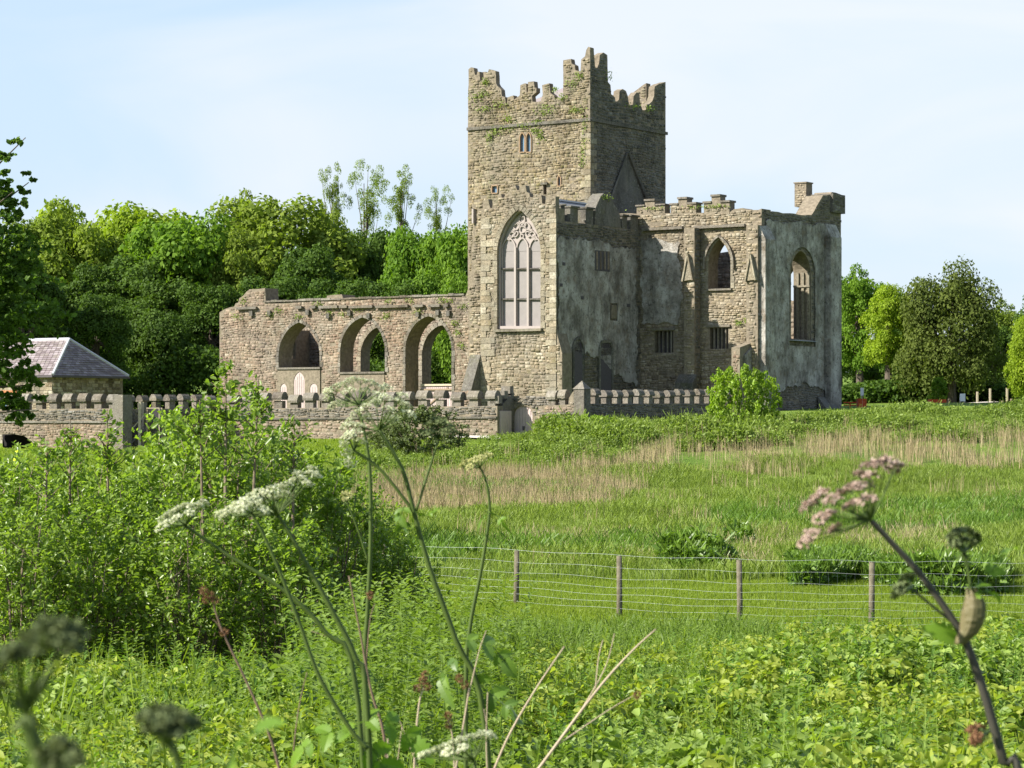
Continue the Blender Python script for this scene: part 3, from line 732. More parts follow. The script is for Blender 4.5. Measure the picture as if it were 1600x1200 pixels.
for y in (419.5, 467):
    fb = MB(); bar(fb, 'v', pv(VC, 779, y), pv(VC, 844, y), VC + .22, VC + .39, .07); obj_from(fb, 'transom', M['dark'], win)
fb = MB(); bar(fb, 'v', pv(VC, 779, 511.5), pv(VC, 844, 511.5), VC + .1, VC + .41, .16); obj_from(fb, 'lower_rail', M['tracery'], win)
# carved flowing tracery: backing + many curved daggers
tb = MB()
top = arch_px(pv, VC, 779.5, 843, 396, 330, 396, 14)
slab(tb, 'v', VC + .37, VC + .41, [p for p in top if p[1] > pv(VC, 811, 389)[1]]); obj_from(tb, 'tracery_ground', M['tracery'], win)
tr = MB()
def blob_ring(cx, cy, rx, ry, rot, w=.045, n=14, dagger=True):
    pts = []
    for k in range(n + 1):
        t = 2 * math.pi * k / n; rr = 1.0 + (.35 * math.cos(t) if dagger else 0)
        x = rx * math.cos(t) * rr; y = ry * math.sin(t); X = cx + x * math.cos(rot) - y * math.sin(rot); Y = cy + x * math.sin(rot) + y * math.cos(rot)
        pts.append(pv(VC, X, Y))
    polybar(tr, 'v', pts, VC + .28, VC + .372, w * 1.5)
for (cx, cy, rx, ry, rot) in ((811, 343, 6.5, 4.5, -1.57), (802, 354, 6, 3.8, -1.0), (820, 354, 6, 3.8, -2.1), (811, 358, 5, 5, 0), (795, 366, 6, 3.6, -.8), (828, 366, 6, 3.6, -2.3), (802, 364, 4.5, 3, 1.9), (820, 364, 4.5, 3, 1.2), (807, 350, 3.2, 2.4, .5), (815, 350, 3.2, 2.4, 2.6), (791, 372, 3.5, 2.4, -1.2), (832, 372, 3.5, 2.4, -1.9), (811, 368, 3.6, 2.4, 1.57), (811, 335, 3, 2, 1.57), (797, 360, 3, 2.2, .6), (825, 360, 3, 2.2, 2.5)):
    blob_ring(cx, cy, rx, ry, rot)
obj_from(tr, 'tracery', M['tracery'], win, kind='stuff')
fb = MB(); hl = arch_px(pv, VC, 777.9, 844.6, 396, 327.5, 514, 14); polybar(fb, 'v', hl[1:] + hl[:1], VC + .12, VC + .41, .11); obj_from(fb, 'outer_frame', M['tracery'], win)

# chapel side (shaded) u = UC
UC = pv(VC, 868, 400)[0]
zc0 = 11.15; zc1 = 12.0
sd_top = [(VC + .95, -2), (VC + .95, zc0)]
v = VC + .95
mer = []          # (v0,v1,ztop)
for (x0, x1, yt) in ((868, 882, 318), (891, 903, 322), (915, 927, 324), (972, 980, 335), (985, 997, 336)):
    va, vb = pu(UC, x0, 330)[0], pu(UC, x1, 330)[0]; mer.append((max(va, VC + .96), vb, pu(UC, (x0 + x1) / 2, yt)[1]))
side_out = [(VC + .95, -2), (VC + .95, zc0), (-.01, zc0), (-.01, -2)][::-1]
mb = MB(); slab(mb, 'u', UC, UC + .8, side_out); side = obj_from(mb, 'chapel_side', M['mortar'], A, label='shaded chapel side wall with patchy grey render')
s_out = [(VC, -2), (VC, zc0), (-.01, zc0), (-.01, -2)][::-1]
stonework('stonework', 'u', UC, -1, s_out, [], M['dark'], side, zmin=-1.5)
for (va, vb, zt_) in mer:
    mb = MB(); prism(mb, UC, UC + .55, va, vb, zc0 + .002, zt_ - .1); prism(mb, UC - .1, UC + .65, va - .06, vb + .06, zt_ - .098, zt_, zb=zt_ , zc=zt_, r=.3); obj_from(mb, 'merlon', M['dark'], side)
# gablet (rounded gable parapet) on the side
gp = [(929, 343), (930, 325), (934, 316), (938, 307), (943, 302), (949, 302), (954, 310), (961, 322), (968, 335), (970, 343)]
mb = MB(); gq = [pu(UC, x, y) for x, y in gp]; gq[0] = (gq[0][0], zc0 + .003); gq[-1] = (gq[-1][0], zc0 + .003)
slab(mb, 'u', UC - .02, UC + .75, jag(gq, .3, .05, 11.3)); obj_from(mb, 'gablet', M['dark'], side)
# patchy render coat
pl = MB()
po = [(-8.95, 4.0), (-6.0, 3.9), (-4.0, 3.2), (-2.0, 2.2), (-.6, 1.9), (-.6, 10.1), (-4.5, 10.25), (-8.95, 10.2)]
def hol(x0, x1, y0, y1): return rect_px(pu, UC, x0, x1, y0, y1)
slab(pl, 'u', UC - .055, UC - .10, rough_poly(po), [hol(927, 951, 392, 424), hol(951, 963, 474, 501)]); obj_from(pl, 'lime_render', M['plaster'], side)
mb = MB()
for i in range(4):
    x = 930 + i * 6; bar(mb, 'u', pu(UC, x, 421), pu(UC, x, 393), UC - .02, UC - .15, .1)
obj_from(mb, 'mullion', M['pink'], side)
mb = MB(); slab(mb, 'u', UC - .05, UC - .09, hol(927.5, 950.5, 392.5, 423.5)); obj_from(mb, 'blocked_window', M['darkwood_shade'], side)
mb = MB(); slab(mb, 'u', UC - .05, UC - .12, hol(953, 961, 477, 498)); obj_from(mb, 'blocked_slit', M['mortar'], side)
for (x0, x1, ys, ya) in ((893, 909, 545, 528), (934, 954, 546, 533)):
    mb = MB(); h = arch_px(pu, UC, x0, x1, ys, ya, 625, 6); polybar(mb, 'u', h[1:] + h[:1], UC - .05, UC - .16, .16); obj_from(mb, 'blind_arch', M['grey'], side)
    mb = MB(); slab(mb, 'u', UC - .05, UC - .1, h); obj_from(mb, 'blind_arch_back', M['darkwood_shade'], side)  # dark sheet stands in for the shade inside the recess
for (x, y) in ((876, 410), (905, 463), (872, 443), (977, 475)):
    mb = MB(); slab(mb, 'u', UC - .12, UC - .145, hol(x, x + 4, y, y + 5)); obj_from(mb, 'putlog_hole_shade', M['darkwood_shade'], side)  # dark plates on the face stand in for shade in the holes
# corner buttress at the right of the front
mb = MB(); zb0 = pu(UC, 874, 552)[1]; zb1 = pu(UC, 870, 512)[1]
prism(mb, UC - .45, UC - .001, VC - .02, VC + 1.0, -2, zb0, zb=zb1, zc=zb1, zd=zb0, r=.5); bt = obj_from(mb, 'buttress', M['mortar'], A)
stonework('stonework', 'v', VC - .02, -1, [(UC - .44, -2), (UC - .01, -2), (UC - .01, zb1), (UC - .44, zb0)], [], M['tan'], bt, zmin=-1.5, hmin=.1, hmax=.23, wmax=.35)
# left low buttress whose pointed shadow falls on the front
mb = MB(); ub = pv(VC, 752, 560)[0]; z1 = pv(VC, 755, 554)[1]
prism(mb, ub + .0, ub + .7, VC - 1.0, VC - .075, -2, z1 - 2.0, z1 - 2.0, z1, z1); bt = obj_from(mb, 'buttress', M['dark'], A)
stonework('stonework', 'v', VC - 1.0, -1, [(ub + .01, -2), (ub + .69, -2), (ub + .69, z1 - 2), (ub + .01, z1 - 2)], [], M['pink'], bt, zmin=-1.5, hmin=.1, hmax=.23, wmax=.35)
# chapel roof and inner walls
mb = MB(); e0 = 11.9; rz = 12.75; ur = -.5; v0_, v1_ = VC + .96, -.02
mb.add([W(ur, v0_, rz), W(ur, v1_, rz), W(UC + .82, v1_, e0 - .35), W(UC + .82, v0_, e0 - .35), W(1.9, v1_, e0 - .35), W(1.9, v0_, e0 - .35)], [(0, 1, 2, 3), (1, 0, 5, 4), (0, 3, 5), (1, 4, 2)], .5); obj_from(mb, 'chapel_roof', M['roofgrey'], A)
mb = MB(); prism(mb, 1.0, 1.9, VC + .96, -.02, -2, 11.2); obj_from(mb, 'chapel_side', M['mortar'], A)
mb = MB(); prism(mb, ur - .12, ur + .12, v0_, v1_, rz - .02, rz + .07); obj_from(mb, 'ridge', M['lead'], A)

# ---- chancel (v = 0 lit, u from 0 to UE)
UE = pv(0, 1190, 400)[0]
cz_y = lambda x: 357 - (x - 1015) * .04
n_t = [(1190, YB), (1190, 326), (1185, 328), (1168, 328), (1160, 325), (1146, 327), (1141, 331), (1140, 333), (1040, 333), (960, 334), (922, 335), (922, YB)]
o_cn = jag([pv(0, *p) for p in n_t][::-1], .45, .04, 11)
o_cn = [(min(p[0], -.01), p[1]) for p in o_cn]
gw = arch_px(pv, 0, 1107, 1142, 413, 374, 451, 9)
lw1 = rect_px(pv, 0, 1023, 1052, 517, 551); lw2 = rect_px(pv, 0, 1109, 1138, 512, 545)
mb = MB(); slab(mb, 'v', 0, 1.1, o_cn, [gw, lw1, lw2]); chn = obj_from(mb, 'chancel_wall', M['mortar'], A, label='chancel wall half in the diagonal shadow of the chapel')
stonework('stonework', 'v', 0, -1, o_cn, [gw, lw1, lw2], M['tan'], chn, zmin=-1, hmin=.1, hmax=.22, proud=.055)
voussoirs('v', 0, -1, gw, chn, w=.2, m=M['dressed'])
hm = MB(); g2 = arch_px(pv, 0, 1102, 1147, 413, 369, 420, 9); polybar(hm, 'v', g2[1:] + g2[:1], -.005, -.2, .12); obj_from(hm, 'hood_mould', M['coping'], chn)
mb = MB(); slab(mb, 'v', -.16, .1, rect_px(pv, 0, 1105, 1144, 451, 454)); obj_from(mb, 'sill', M['coping'], chn)
for lw, xs_ in ((lw1, (1029, 1035, 1042, 1048)), (lw2, (1115, 1121, 1127, 1133))):
    for x in xs_:
        mb = MB(); s = pv(0, x, 530)[0]; bar(mb, 'v', (s, lw[0][1]), (s, lw[2][1]), .05, .2, .07); obj_from(mb, 'mullion', M['coping'], chn)
    mb = MB(); slab(mb, 'v', .7, .75, lw); obj_from(mb, 'window_back', M['darkwood_shade'], chn)
    mb = MB(); s0, s1 = lw[0][0], lw[1][0]; prism(mb, s0 - .15, s1 + .15, -.12, -.005, lw[2][1] + .03, lw[2][1] + .17); obj_from(mb, 'lintel', M['coping'], chn)
# string course
for (xa, xb) in ((1006, 1069), (1087, 1166)):
    a, b = pv(0, xa, cz_y(xa)), pv(0, xb, cz_y(xb)); mb = MB(); prism(mb, b[0], a[0], -.26, -.055, a[1] - .14, a[1] + .02); obj_from(mb, 'string_course', M['coping'], chn)
# stepped merlons
for (xa, xb, yb, yt) in ((995, 1039, 334, 314), (1048, 1088, 333, 311), (1100, 1140, 333, 307)):
    u1, u0 = pv(0, xa, yb)[0], pv(0, xb, yb)[0]; z0 = pv(0, (xa + xb) / 2, yb)[1]; z1 = pv(0, (xa + xb) / 2, yt)[1]; w = u1 - u0; hh = z1 - z0
    mb = MB(); prism(mb, u0, u1, -.02, .6, z0 - .1, z0 + hh * .62, r=.6); prism(mb, u0 + w * .36, u0 + w * .7, -.02, .6, z0 + hh * .62, z1, r=.8)
    mo = obj_from(mb, 'merlon', M['mortar'], chn)
    cp = MB(); prism(cp, u0 - .05, u0 + w * .36, -.1, .68, z0 + hh * .622, z0 + hh * .74); prism(cp, u0 + w * .7, u1 + .05, -.1, .68, z0 + hh * .622, z0 + hh * .74); prism(cp, u0 + w * .34, u0 + w * .72, -.1, .68, z1 + .002, z1 + .12); obj_from(cp, 'coping', M['coping'], chn)
    stonework('stonework', 'v', -.02, -1, [(u0, z0 - .05), (u1, z0 - .05), (u1, z0 + hh * .6), (u0, z0 + hh * .6)], [], M['tan'], chn, hmin=.12, hmax=.22)
# chancel buttresses
def buttress(x0, x1, depth, ytop, slope=.9, m='tan', base=None):
    a, b = sorted((pv(-depth, x0, 400)[0], pv(-depth, x1, 400)[0])); zt_ = pv(-depth, x0, ytop)[1]
    mb = MB(); prism(mb, a, b, -depth, -.055, -2, zt_ - slope, zt_ - slope, zt_, zt_); o = obj_from(mb, 'buttress', M['mortar'], chn)
    stonework('stonework', 'v', -depth, -1, [(a, -2), (b, -2), (b, zt_ - slope), (a, zt_ - slope)], [], M[m], chn, zmin=-1, wmax=.4)
    stonework('stonework', 'u', a, -1, [(-depth, -2), (-.06, -2), (-.06, zt_), (-depth, zt_ - slope)], [], M['grey'], chn, zmin=-1, wmax=.4)  # side stones in the darkened grey, shade put into the colour
    if base:
        mb = MB(); prism(mb, a - .2, b + .3, -depth - .55, -depth - .06, -2, base - .5, base - .5, base, base); obj_from(mb, 'buttress', M['grey'], chn)
    return a, b
for (x0, x1, yt, base) in ((1069, 1085, 356, 2.6), (1166, 1184, 352, None)):
    a, b = buttress(x0, x1, .75, yt, .02, base=base)
    # gablet on the buttress face
    xm = (x0 + x1) / 2 - 1
    mb = MB(); slab(mb, 'v', -.76, -.92, [pv(-.8, xm + 6.5, 437), pv(-.8, xm - 6.5, 439), pv(-.8, xm, 400)]); polybar(mb, 'v', [pv(-.8, xm - 8, 440), pv(-.8, xm, 397), pv(-.8, xm + 8, 438)], -.76, -1.0, .09); obj_from(mb, 'gablet', M['dressed'], chn)
mb = MB(); slab(mb, 'v', -.056, -.085, rough_poly([pv(0, *p) for p in ((1004, 505), (1003, 375), (1028, 372), (1064, 380), (1066, 470), (1060, 508))], .16, .1), []); obj_from(mb, 'lime_render', M['plaster'], chn)
# low pier at the corner
a, b = sorted((pv(-2.0, 1143, 560)[0], pv(-2.0, 1156, 560)[0])); z1 = pv(-2, 1150, 536)[1]
mb = MB(); prism(mb, a, b, -2.0, -.06, -2, z1 - .25, z1 - .25, z1 + .15, z1 + .15); pr = obj_from(mb, 'buttress', M['mortar'], chn, label='low sunlit pier at the chancel corner')
stonework('stonework', 'v', -2.0, -1, [(a, -2), (b, -2), (b, z1 - .3), (a, z1 - .3)], [], M['pink'], chn, zmin=-1, wmax=.4)
mb = MB(); prism(mb, UE + .2, a - .01, -1.6, -.06, -2, z1 - .7, z1 - .7, z1 + .15, z1 + .15); obj_from(mb, 'buttress', M['plaster'], chn)
# east wall (u = UE)
e_t = [(1192, YB), (1192, 326), (1198, 326), (1204, 325), (1206, 330), (1216, 331), (1228, 333), (1246, 335), (1268, 336), (1272, 330), (1282, 312), (1286, 305), (1297, 304), (1300, 300), (1306, 301), (1314, 304), (1314, YB)]
o_e = jag([pu(UE, *p) for p in e_t], .4, .05, 10)
VE = o_e[-1][0]
o_es = [(max(p[0], 1.11), p[1]) for p in o_e]
ew_ = arch_px(pu, UE, 1236, 1267, 430, 392, 530, 9)
mb = MB()
cl = [(1.11, -1.5)] + [(1.11, pu(UE, 1206, 331)[1])] + [p for p in o_e if p[0] > 1.2]
slab(mb, 'u', UE, UE + 1.15, cl, [ew_]); est = obj_from(mb, 'east_wall', M['mortar'], A, label='shaded grey east wall with a tall open pointed window')
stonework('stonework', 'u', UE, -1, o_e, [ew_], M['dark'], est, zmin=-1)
pl = MB(); pr_ = [(1196, 615), (1195, 346), (1240, 348), (1292, 350), (1298, 500), (1297, 612), (1250, 600)]
slab(pl, 'u', UE - .055, UE - .10, rough_poly([pu(UE, *p) for p in pr_], .16, .1), [arch_px(pu, UE, 1231, 1272, 430, 386, 541, 9)]); obj_from(pl, 'lime_render', M['plaster'], est)
# deep jamb shafts inside the window
for k, off in enumerate((.15, .5, .85)):
    mb = MB(); vv = max(p[0] for p in ew_); prism(mb, UE + off - .08, UE + off + .08, vv - .1, vv - .003, ew_[0][1], pu(UE, 1262, 425)[1]); obj_from(mb, 'jamb_shaft', M['dressed'], est)
mb = MB(); vv = max(p[0] for p in ew_); prism(mb, UE + .02, UE + 1.1, vv - .16, vv - .101, pu(UE, 1262, 448)[1], pu(UE, 1262, 445)[1]); obj_from(mb, 'capital', M['dressed'], est)
mb = MB(); s0, s1 = ew_[0][0], ew_[1][0]; prism(mb, UE - .35, UE + .6, s0 - .3, s1 + .25, ew_[0][1] - .12, ew_[0][1] - .11, zb=ew_[0][1] + .02, zc=ew_[0][1] + .02, zd=ew_[0][1] - .11); obj_from(mb, 'sill', M['lead'], est)
def ebutt(x0, x1, dep, yt, slope, m='plaster', zb=-2):
    a, b = sorted((pu(UE - dep, x0, 400)[0], pu(UE - dep, x1, 400)[0])); zt_ = pu(UE - dep, (x0 + x1) / 2, yt)[1]
    mb = MB(); prism(mb, UE - dep, UE - .13, a, b, zb, zt_ - slope, zt_, zt_, zt_ - slope); obj_from(mb, 'buttress', M[m], est)
ebutt(1196, 1212, .55, 352, .8); ebutt(1200, 1213, 1.0, 590, .9, 'grey')
ebutt(1298, 1315, .5, 350, .8); ebutt(1301, 1322, 1.1, 620, 1.2, 'grey')
mb = MB(); a = pu(UE, 1284, 330); prism(mb, UE - .2, UE + 1.3, pu(UE, 1297, 330)[0], pu(UE, 1316, 330)[0], pu(UE, 1306, 333)[1], pu(UE, 1306, 304)[1]); ct = obj_from(mb, 'corner_turret', M['dark'], est); stonework('stonework', 'u', UE - .2, -1, [(pu(UE, 1297, 330)[0], pu(UE, 1306, 333)[1]), (pu(UE, 1316, 330)[0], pu(UE, 1306, 333)[1]), (pu(UE, 1316, 330)[0], pu(UE, 1306, 304)[1]), (pu(UE, 1297, 330)[0], pu(UE, 1306, 304)[1])], [], M['dark'], ct)
# north chancel wall (far side) with openings
f_o = [(UE + 1.16, -2), (UE + 1.16, 11.4), (-9, 10.4), (-7, 10.6), (-4, 10.3), (-.02, 10.4), (-.02, -2)]
fh = [arch_pts(UE + 1.9, UE + 3.6, 8, 9.4, 7.2)]
mb = MB(); slab(mb, 'v', VE - 1.2, VE - .1, f_o, fh); fc = obj_from(mb, 'chancel_wall', M['mortar'], A)
stonework('stonework', 'v', VE - 1.2, -1, f_o, fh, M['pink'], fc, zmin=0, hmin=.18, hmax=.34)
# leaning stack on the far corner
mb = MB(); a, b = sorted((pv(VE, 1257, 300)[0], pv(VE, 1275, 300)[0])); prism(mb, a, b, VE - 1.3, VE - .5, pv(VE, 1266, 325)[1], pv(VE, 1266, 289)[1]); prism(mb, a - .05, b + .05, VE - 1.35, VE - .45, pv(VE, 1266, 289)[1], pv(VE, 1266, 287)[1]); ck = obj_from(mb, 'chimney_stack', M['mortar'], A)
stonework('stonework', 'v', VE - 1.3, -1, [(a, pv(VE, 1266, 325)[1]), (b, pv(VE, 1266, 325)[1]), (b, pv(VE, 1266, 290)[1]), (a, pv(VE, 1266, 290)[1])], [], M['tan'], ck, hmin=.12, hmax=.2, wmax=.4)

# small plants rooted in the wall tops and joints
def wall_plants(spots, parent, per=70, m='scrub'):
    Cs = []; Ns = []
    for (axis, c, x, y, rx_, ry_) in spots:
        for _ in range(1):
            n = per; X = x + rng.normal(0, rx_, n); Y_ = y + rng.normal(0, ry_, n)
            for a, b in zip(X, Y_):
                s_, z_ = (pv if axis == 'v' else pu)(c, a, b); d = -abs(rng.normal(0, .1)) - .05
                Cs.append(W(s_, c + d, z_) if axis == 'v' else W(c + d, s_, z_))
    C = np.array(Cs); V, Fc, r = leaves_np(C - np.array(wloc(parent)), unit(rand_dirs(len(C)) + np.array([-.3, -.5, .6])), rng.uniform(.06, .16, len(C)), .55, False)
    link('wall_plants', mesh_np('wall_plants', V, Fc, r), M[m], parent, kind='stuff')
sp = [('v', 0, x, y, rx_, ry_) for x, y, rx_, ry_ in ((745, 152, 6, 4), (757, 147, 5, 4), (783, 163, 5, 3), (795, 186, 6, 3), (857, 168, 8, 4), (850, 175, 8, 3), (896, 130, 7, 4), (907, 118, 4, 3), (900, 172, 6, 3), (915, 195, 3, 12), (913, 222, 3, 10), (842, 190, 6, 2), (820, 196, 5, 2), (838, 204, 4, 4), (775, 206, 7, 3), (766, 214, 3, 5), (880, 152, 5, 3), (870, 140, 2, 2), (760, 128, 3, 3), (912, 250, 3, 8), (845, 212, 3, 4), (790, 200, 10, 2), (760, 170, 8, 3))]
wall_plants(sp, tower)
wall_plants([('v', VN, x, y, 4, 2.5) for x, y in ((380, 470), (423, 492), (372, 494), (437, 486), (500, 474), (516, 487), (560, 482), (604, 494), (640, 470), (655, 488), (703, 470), (712, 505), (716, 520), (722, 540), (610, 470), (690, 468), (467, 495), (540, 492), (725, 478))], nave, 45)
wall_plants([('v', 0, 1155, 505, 3, 2.5), ('v', 0, 1090, 324, 12, 1.5), ('v', 0, 1020, 326, 10, 1.5), ('v', 0, 1120, 322, 10, 1.5), ('v', 0, 1168, 500, 3, 3)], chn, 60)
wall_plants([('u', 0, 950, 118, 3, 5), ('u', 0, 985, 165, 8, 3), ('u', 0, 1012, 170, 6, 3), ('u', UC, 945, 308, 5, 3)], tw_r, 60)
# ================================================================ crenellated perimeter wall
PW = empty('crenellated_wall', W(-9.6, -24, -1.1), 'long low crenellated stone wall stepping round the front of the abbey', 'wall')
VW, VL = -24.0, -32.0
uc = pv(VW, 345, 650)[0]; ug0, ug1 = pv(VW, 777, 650)[0], pv(VW, 838, 650)[0]; ucr = pv(VW, 902, 650)[0]
wall_th = .5
def merlon(axis, s, c, z, w=.56, h=.42, th=wall_th, tall=.42):
    """gable-coped merlon whose ridge follows the wall"""
    mb = MB()
    if axis == 'v': prism(mb, s, s + w, c + th / 2 - .15, c + th / 2 + .15, z + .002, z + h, r=random.random())
    else: prism(mb, c + th / 2 - .15, c + th / 2 + .15, s, s + w, z + .002, z + h, r=random.random())
    mo = obj_from(mb, 'merlon', M['coping'], PW)
    cp = MB(); e = .07; prof = [(th / 2 + a * (1 if axis == 'v' else .85), b * (1 if axis == 'v' else .8)) for a, b in ((-.27, 0), (-.3, .11), (-.22, .29), (-.1, tall), (.1, tall), (.22, .29), (.3, .11), (.27, 0))]
    sk = random.uniform(-.06, .06)
    vs = []
    for ss in (s - e, s + w + e):
        for (d, zz_) in prof:
            vs.append(W(ss, c + d, z + h + .003 + zz_ + sk) if axis == 'v' else W(c + d, ss, z + h + .003 + zz_ + sk))
    n = len(prof); fs = [tuple(range(n)), tuple(range(2 * n - 1, n - 1, -1))] + [(i, (i + 1) % n, n + (i + 1) % n, n + i) for i in range(n)]
    cp.add(vs, fs, random.random()); obj_from(cp, 'coping', M['coping'], mo)
def wall_run(axis, c, s0, s1, zt0, zt1, zstr0, zstr1, out=-1, mer=True, m1='pink', m2='grey', hole=None, hole2=None, spacing=1.05, zb=-3.0, first=.2, mlen=.4):
    s0, s1 = min(s0, s1), max(s0, s1)
    o = [(s0, zb), (s1, zb), (s1, zt1), (s0, zt0)]
    hs = [hole2] if hole2 else []
    mb = MB(); slab(mb, axis, c, c + wall_th, o, hs); w = obj_from(mb, 'wall_run', M['mortar'], PW)
    stonework('stonework', axis, c, -1, [(s0, zb), (s1, zb), (s1, zstr1 - .05), (s0, zstr0 - .05)], hs, M[m1], w, hmin=.08, hmax=.2, wmax=.5, zmin=-2.5, proud=.04)
    stonework('stonework', axis, c, -1, [(s0, zstr0 + .05), (s1, zstr1 + .05), (s1, zt1), (s0, zt0)], [], M[m2], w, hmin=.07, hmax=.15, wmax=.45, proud=.05)
    mb = MB()
    fn = plane_fn(axis); vs = [fn(s, z, cc) for s, zs in ((s0, zstr0), (s1, zstr1)) for z, cc in ((zs - .06, c - .1), (zs + .04, c - .1), (zs + .04, c - .003), (zs - .06, c - .003))]
    mb.add(vs, [(0, 1, 2, 3), (7, 6, 5, 4), (0, 4, 5, 1), (1, 5, 6, 2), (2, 6, 7, 3), (3, 7, 4, 0)]); obj_from(mb, 'string_course', M['dark'], w)
    if mer:
        s = s0 + first
        while s + .62 < s1 + .1:
            merlon(axis, s, c, np.interp(s, [s0, s1], [zt0, zt1]), w=(.50 if axis == 'v' else mlen) + random.uniform(-.06, .06), h=(.36 if axis == 'v' else .38) + random.uniform(-.03, .03)); s += spacing
# left run (u grows leftwards)
arch_l = [pv(VL, *p) for p in ((-45, 725), (-45, 684), (-20, 679), (20, 678), (38, 681), (50, 690), (56, 703), (57, 725))]
wall_run('v', VL, uc, uc + 16, .55, .50, -.13, -.13, zb=-3, hole2=arch_l[::-1])
M['void'] = simple('shade_black_vault', (.03, .028, .028), .95, .05, .3, 4)  # near-black colour paints the archway's inner shade onto its walls
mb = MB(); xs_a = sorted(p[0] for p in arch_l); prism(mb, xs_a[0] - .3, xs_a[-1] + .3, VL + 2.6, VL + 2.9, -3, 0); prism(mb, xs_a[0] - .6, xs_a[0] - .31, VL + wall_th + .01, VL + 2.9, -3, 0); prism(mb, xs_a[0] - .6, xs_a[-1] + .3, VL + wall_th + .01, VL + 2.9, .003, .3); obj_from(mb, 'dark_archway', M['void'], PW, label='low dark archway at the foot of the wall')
# return in shade (u = uc)
wall_run('u', uc, VL + wall_th + .01, VW - .01, .5, .6, -.13, .1, m1='dark', m2='dark', first=.35)  # darker stone than the sunlit runs, shade put into the colour
# corner piers
def pier(u0, v0, z1, w=.75, m='coping'):
    mb = MB(); prism(mb, u0 - w / 2, u0 + w / 2, v0 - w / 2, v0 + w / 2, -3, z1); 
    p = obj_from(mb, 'pier', M[m], PW); return p
pier(uc - .02, VL + .3, 1.25, .7)
# middle run
wall_run('v', VW, ug0, uc - .01, .66, .56, .1, .02, m1='pink', m2='dark')
# gate recess: back wall, jamb wall, doors
VG = VW + 1.5
mb = MB(); rr = [(ug1 - .6, -3), (ug0 + 1.2, -3), (ug0 + 1.2, 1.15), (ug1 - .6, 1.2)]
d1 = rect_px(pv, VG, 776.5, 792, 641, 690); d2 = arch_px(pv, VG, 802, 832, 650, 634, 690, 8)
slab(mb, 'v', VG, VG + .5, rr, [d2]); gw_ = obj_from(mb, 'gate_wall', M['mortar'], PW)
stonework('stonework', 'v', VG, -1, rr, [d2], M['dark'], gw_, zmin=-1.5, hmin=.08, hmax=.18, wmax=.4)  # dark stone paints in the shade of the recess
for h, nm in ((d2, 'arched_door'),):
    mb = MB(); slab(mb, 'v', VG + .12, VG + .18, h); dd = obj_from(mb, nm, M['board2'], PW)
    s0, s1 = min(p[0] for p in h), max(p[0] for p in h); n = max(3, int((s1 - s0) / .16)); zt_ = max(p[1] for p in h); z0 = h[0][1]
    for i in range(n):
        s = s0 + (s1 - s0) * (i + .5) / n; zz_ = zt_ - (abs(i + .5 - n / 2) / (n / 2)) ** 2 * (.6 if nm == 'arched_door' else 0) - .04
        mb = MB(); w = (s1 - s0) / n * .46; prism(mb, s - w, s + w, VG + .09, VG + .119, z0, zz_, r=random.random()); obj_from(mb, 'board', M['board2'], dd)
    if nm == 'arched_door':
        mb = MB(); s = (s0 + s1) / 2 ; prism(mb, s - .06, s + .06, VG + .05, VG + .085, -.55, -.35); obj_from(mb, 'handle', M['darkwood_shade'], dd)
mb = MB(); prism(mb, ug0 + .002, ug0 + .5, VW + wall_th + .01, VG - .01, -3, .75, .75, 1.35, 1.35); obj_from(mb, 'gate_jamb', M['dark'], PW)
mb = MB(); prism(mb, ug0 - .06, ug0 - .001, VW + .2, VW + 1.15, -3, .42); sdo = obj_from(mb, 'side_door', M['board2'], PW)
for k in range(5):
    mb = MB(); prism(mb, ug0 - .085, ug0 - .062, VW + .21 + k * .188, VW + .385 + k * .188, -2.9, .40, r=random.random()); obj_from(mb, 'board', M['board2'], sdo)
for k in range(3):
    z0 = .78 + k * .25
    mb = MB(); prism(mb, ug0 - .02, ug0 + .52, VW + .1 + k * .5, VW + .42 + k * .5, z0, z0 + .38); obj_from(mb, 'merlon', M['coping'], PW)
# right lit piece with stepped top
mb = MB(); zs = lambda x, y: pv(VW, x, y)
op = [zs(902, 720), zs(838, 720), zs(838, 642), zs(846, 641), zs(847, 634), zs(870, 633), zs(888, 632), zs(889, 622), zs(895, 612), zs(902, 610)]
slab(mb, 'v', VW, VW + wall_th, op); rp = obj_from(mb, 'wall_run', M['mortar'], PW)
stonework('stonework', 'v', VW, -1, op, [], M['pink'], rp, hmin=.07, hmax=.17, wmax=.5, zmin=-2)
for (xa, xb, ya) in ((855, 866, 634), (873, 881, 633)):
    a, b = sorted((zs(xa, ya)[0], zs(xb, ya)[0])); merlon('v', a, VW, zs(xa, ya)[1], w=b - a, h=.3)
mb = MB(); a, b = zs(846, 646), zs(902, 646); prism(mb, b[0], a[0], VW - .12, VW - .06, a[1] - .05, a[1] + .05); obj_from(mb, 'string_course', M['coping'], rp)
pr = pier(ucr - .1, VW + .28, pv(VW, 900, 608)[1], .6)
mb = MB(); zt_ = pv(VW, 900, 608)[1]; c4 = [W(ucr - .1 + a, VW + .28 + b, zt_ + .002) for a, b in ((-.34, -.34), (.34, -.34), (.34, .34), (-.34, .34))]
mb.add(c4 + [W(ucr - .1, VW + .28, zt_ + .42)], [(0, 1, 4), (1, 2, 4), (2, 3, 4), (3, 0, 4), (3, 2, 1, 0)], .9); obj_from(mb, 'pinnacle', M['coping'], pr)
# shaded right run (u = ucr), receding
wall_run('u', ucr, VW + .6, VW + 16.2, .76, .86, .1, .3, m1='dark', m2='dark', spacing=1.03, first=.15)  # the dark stone again carries the shade of this run

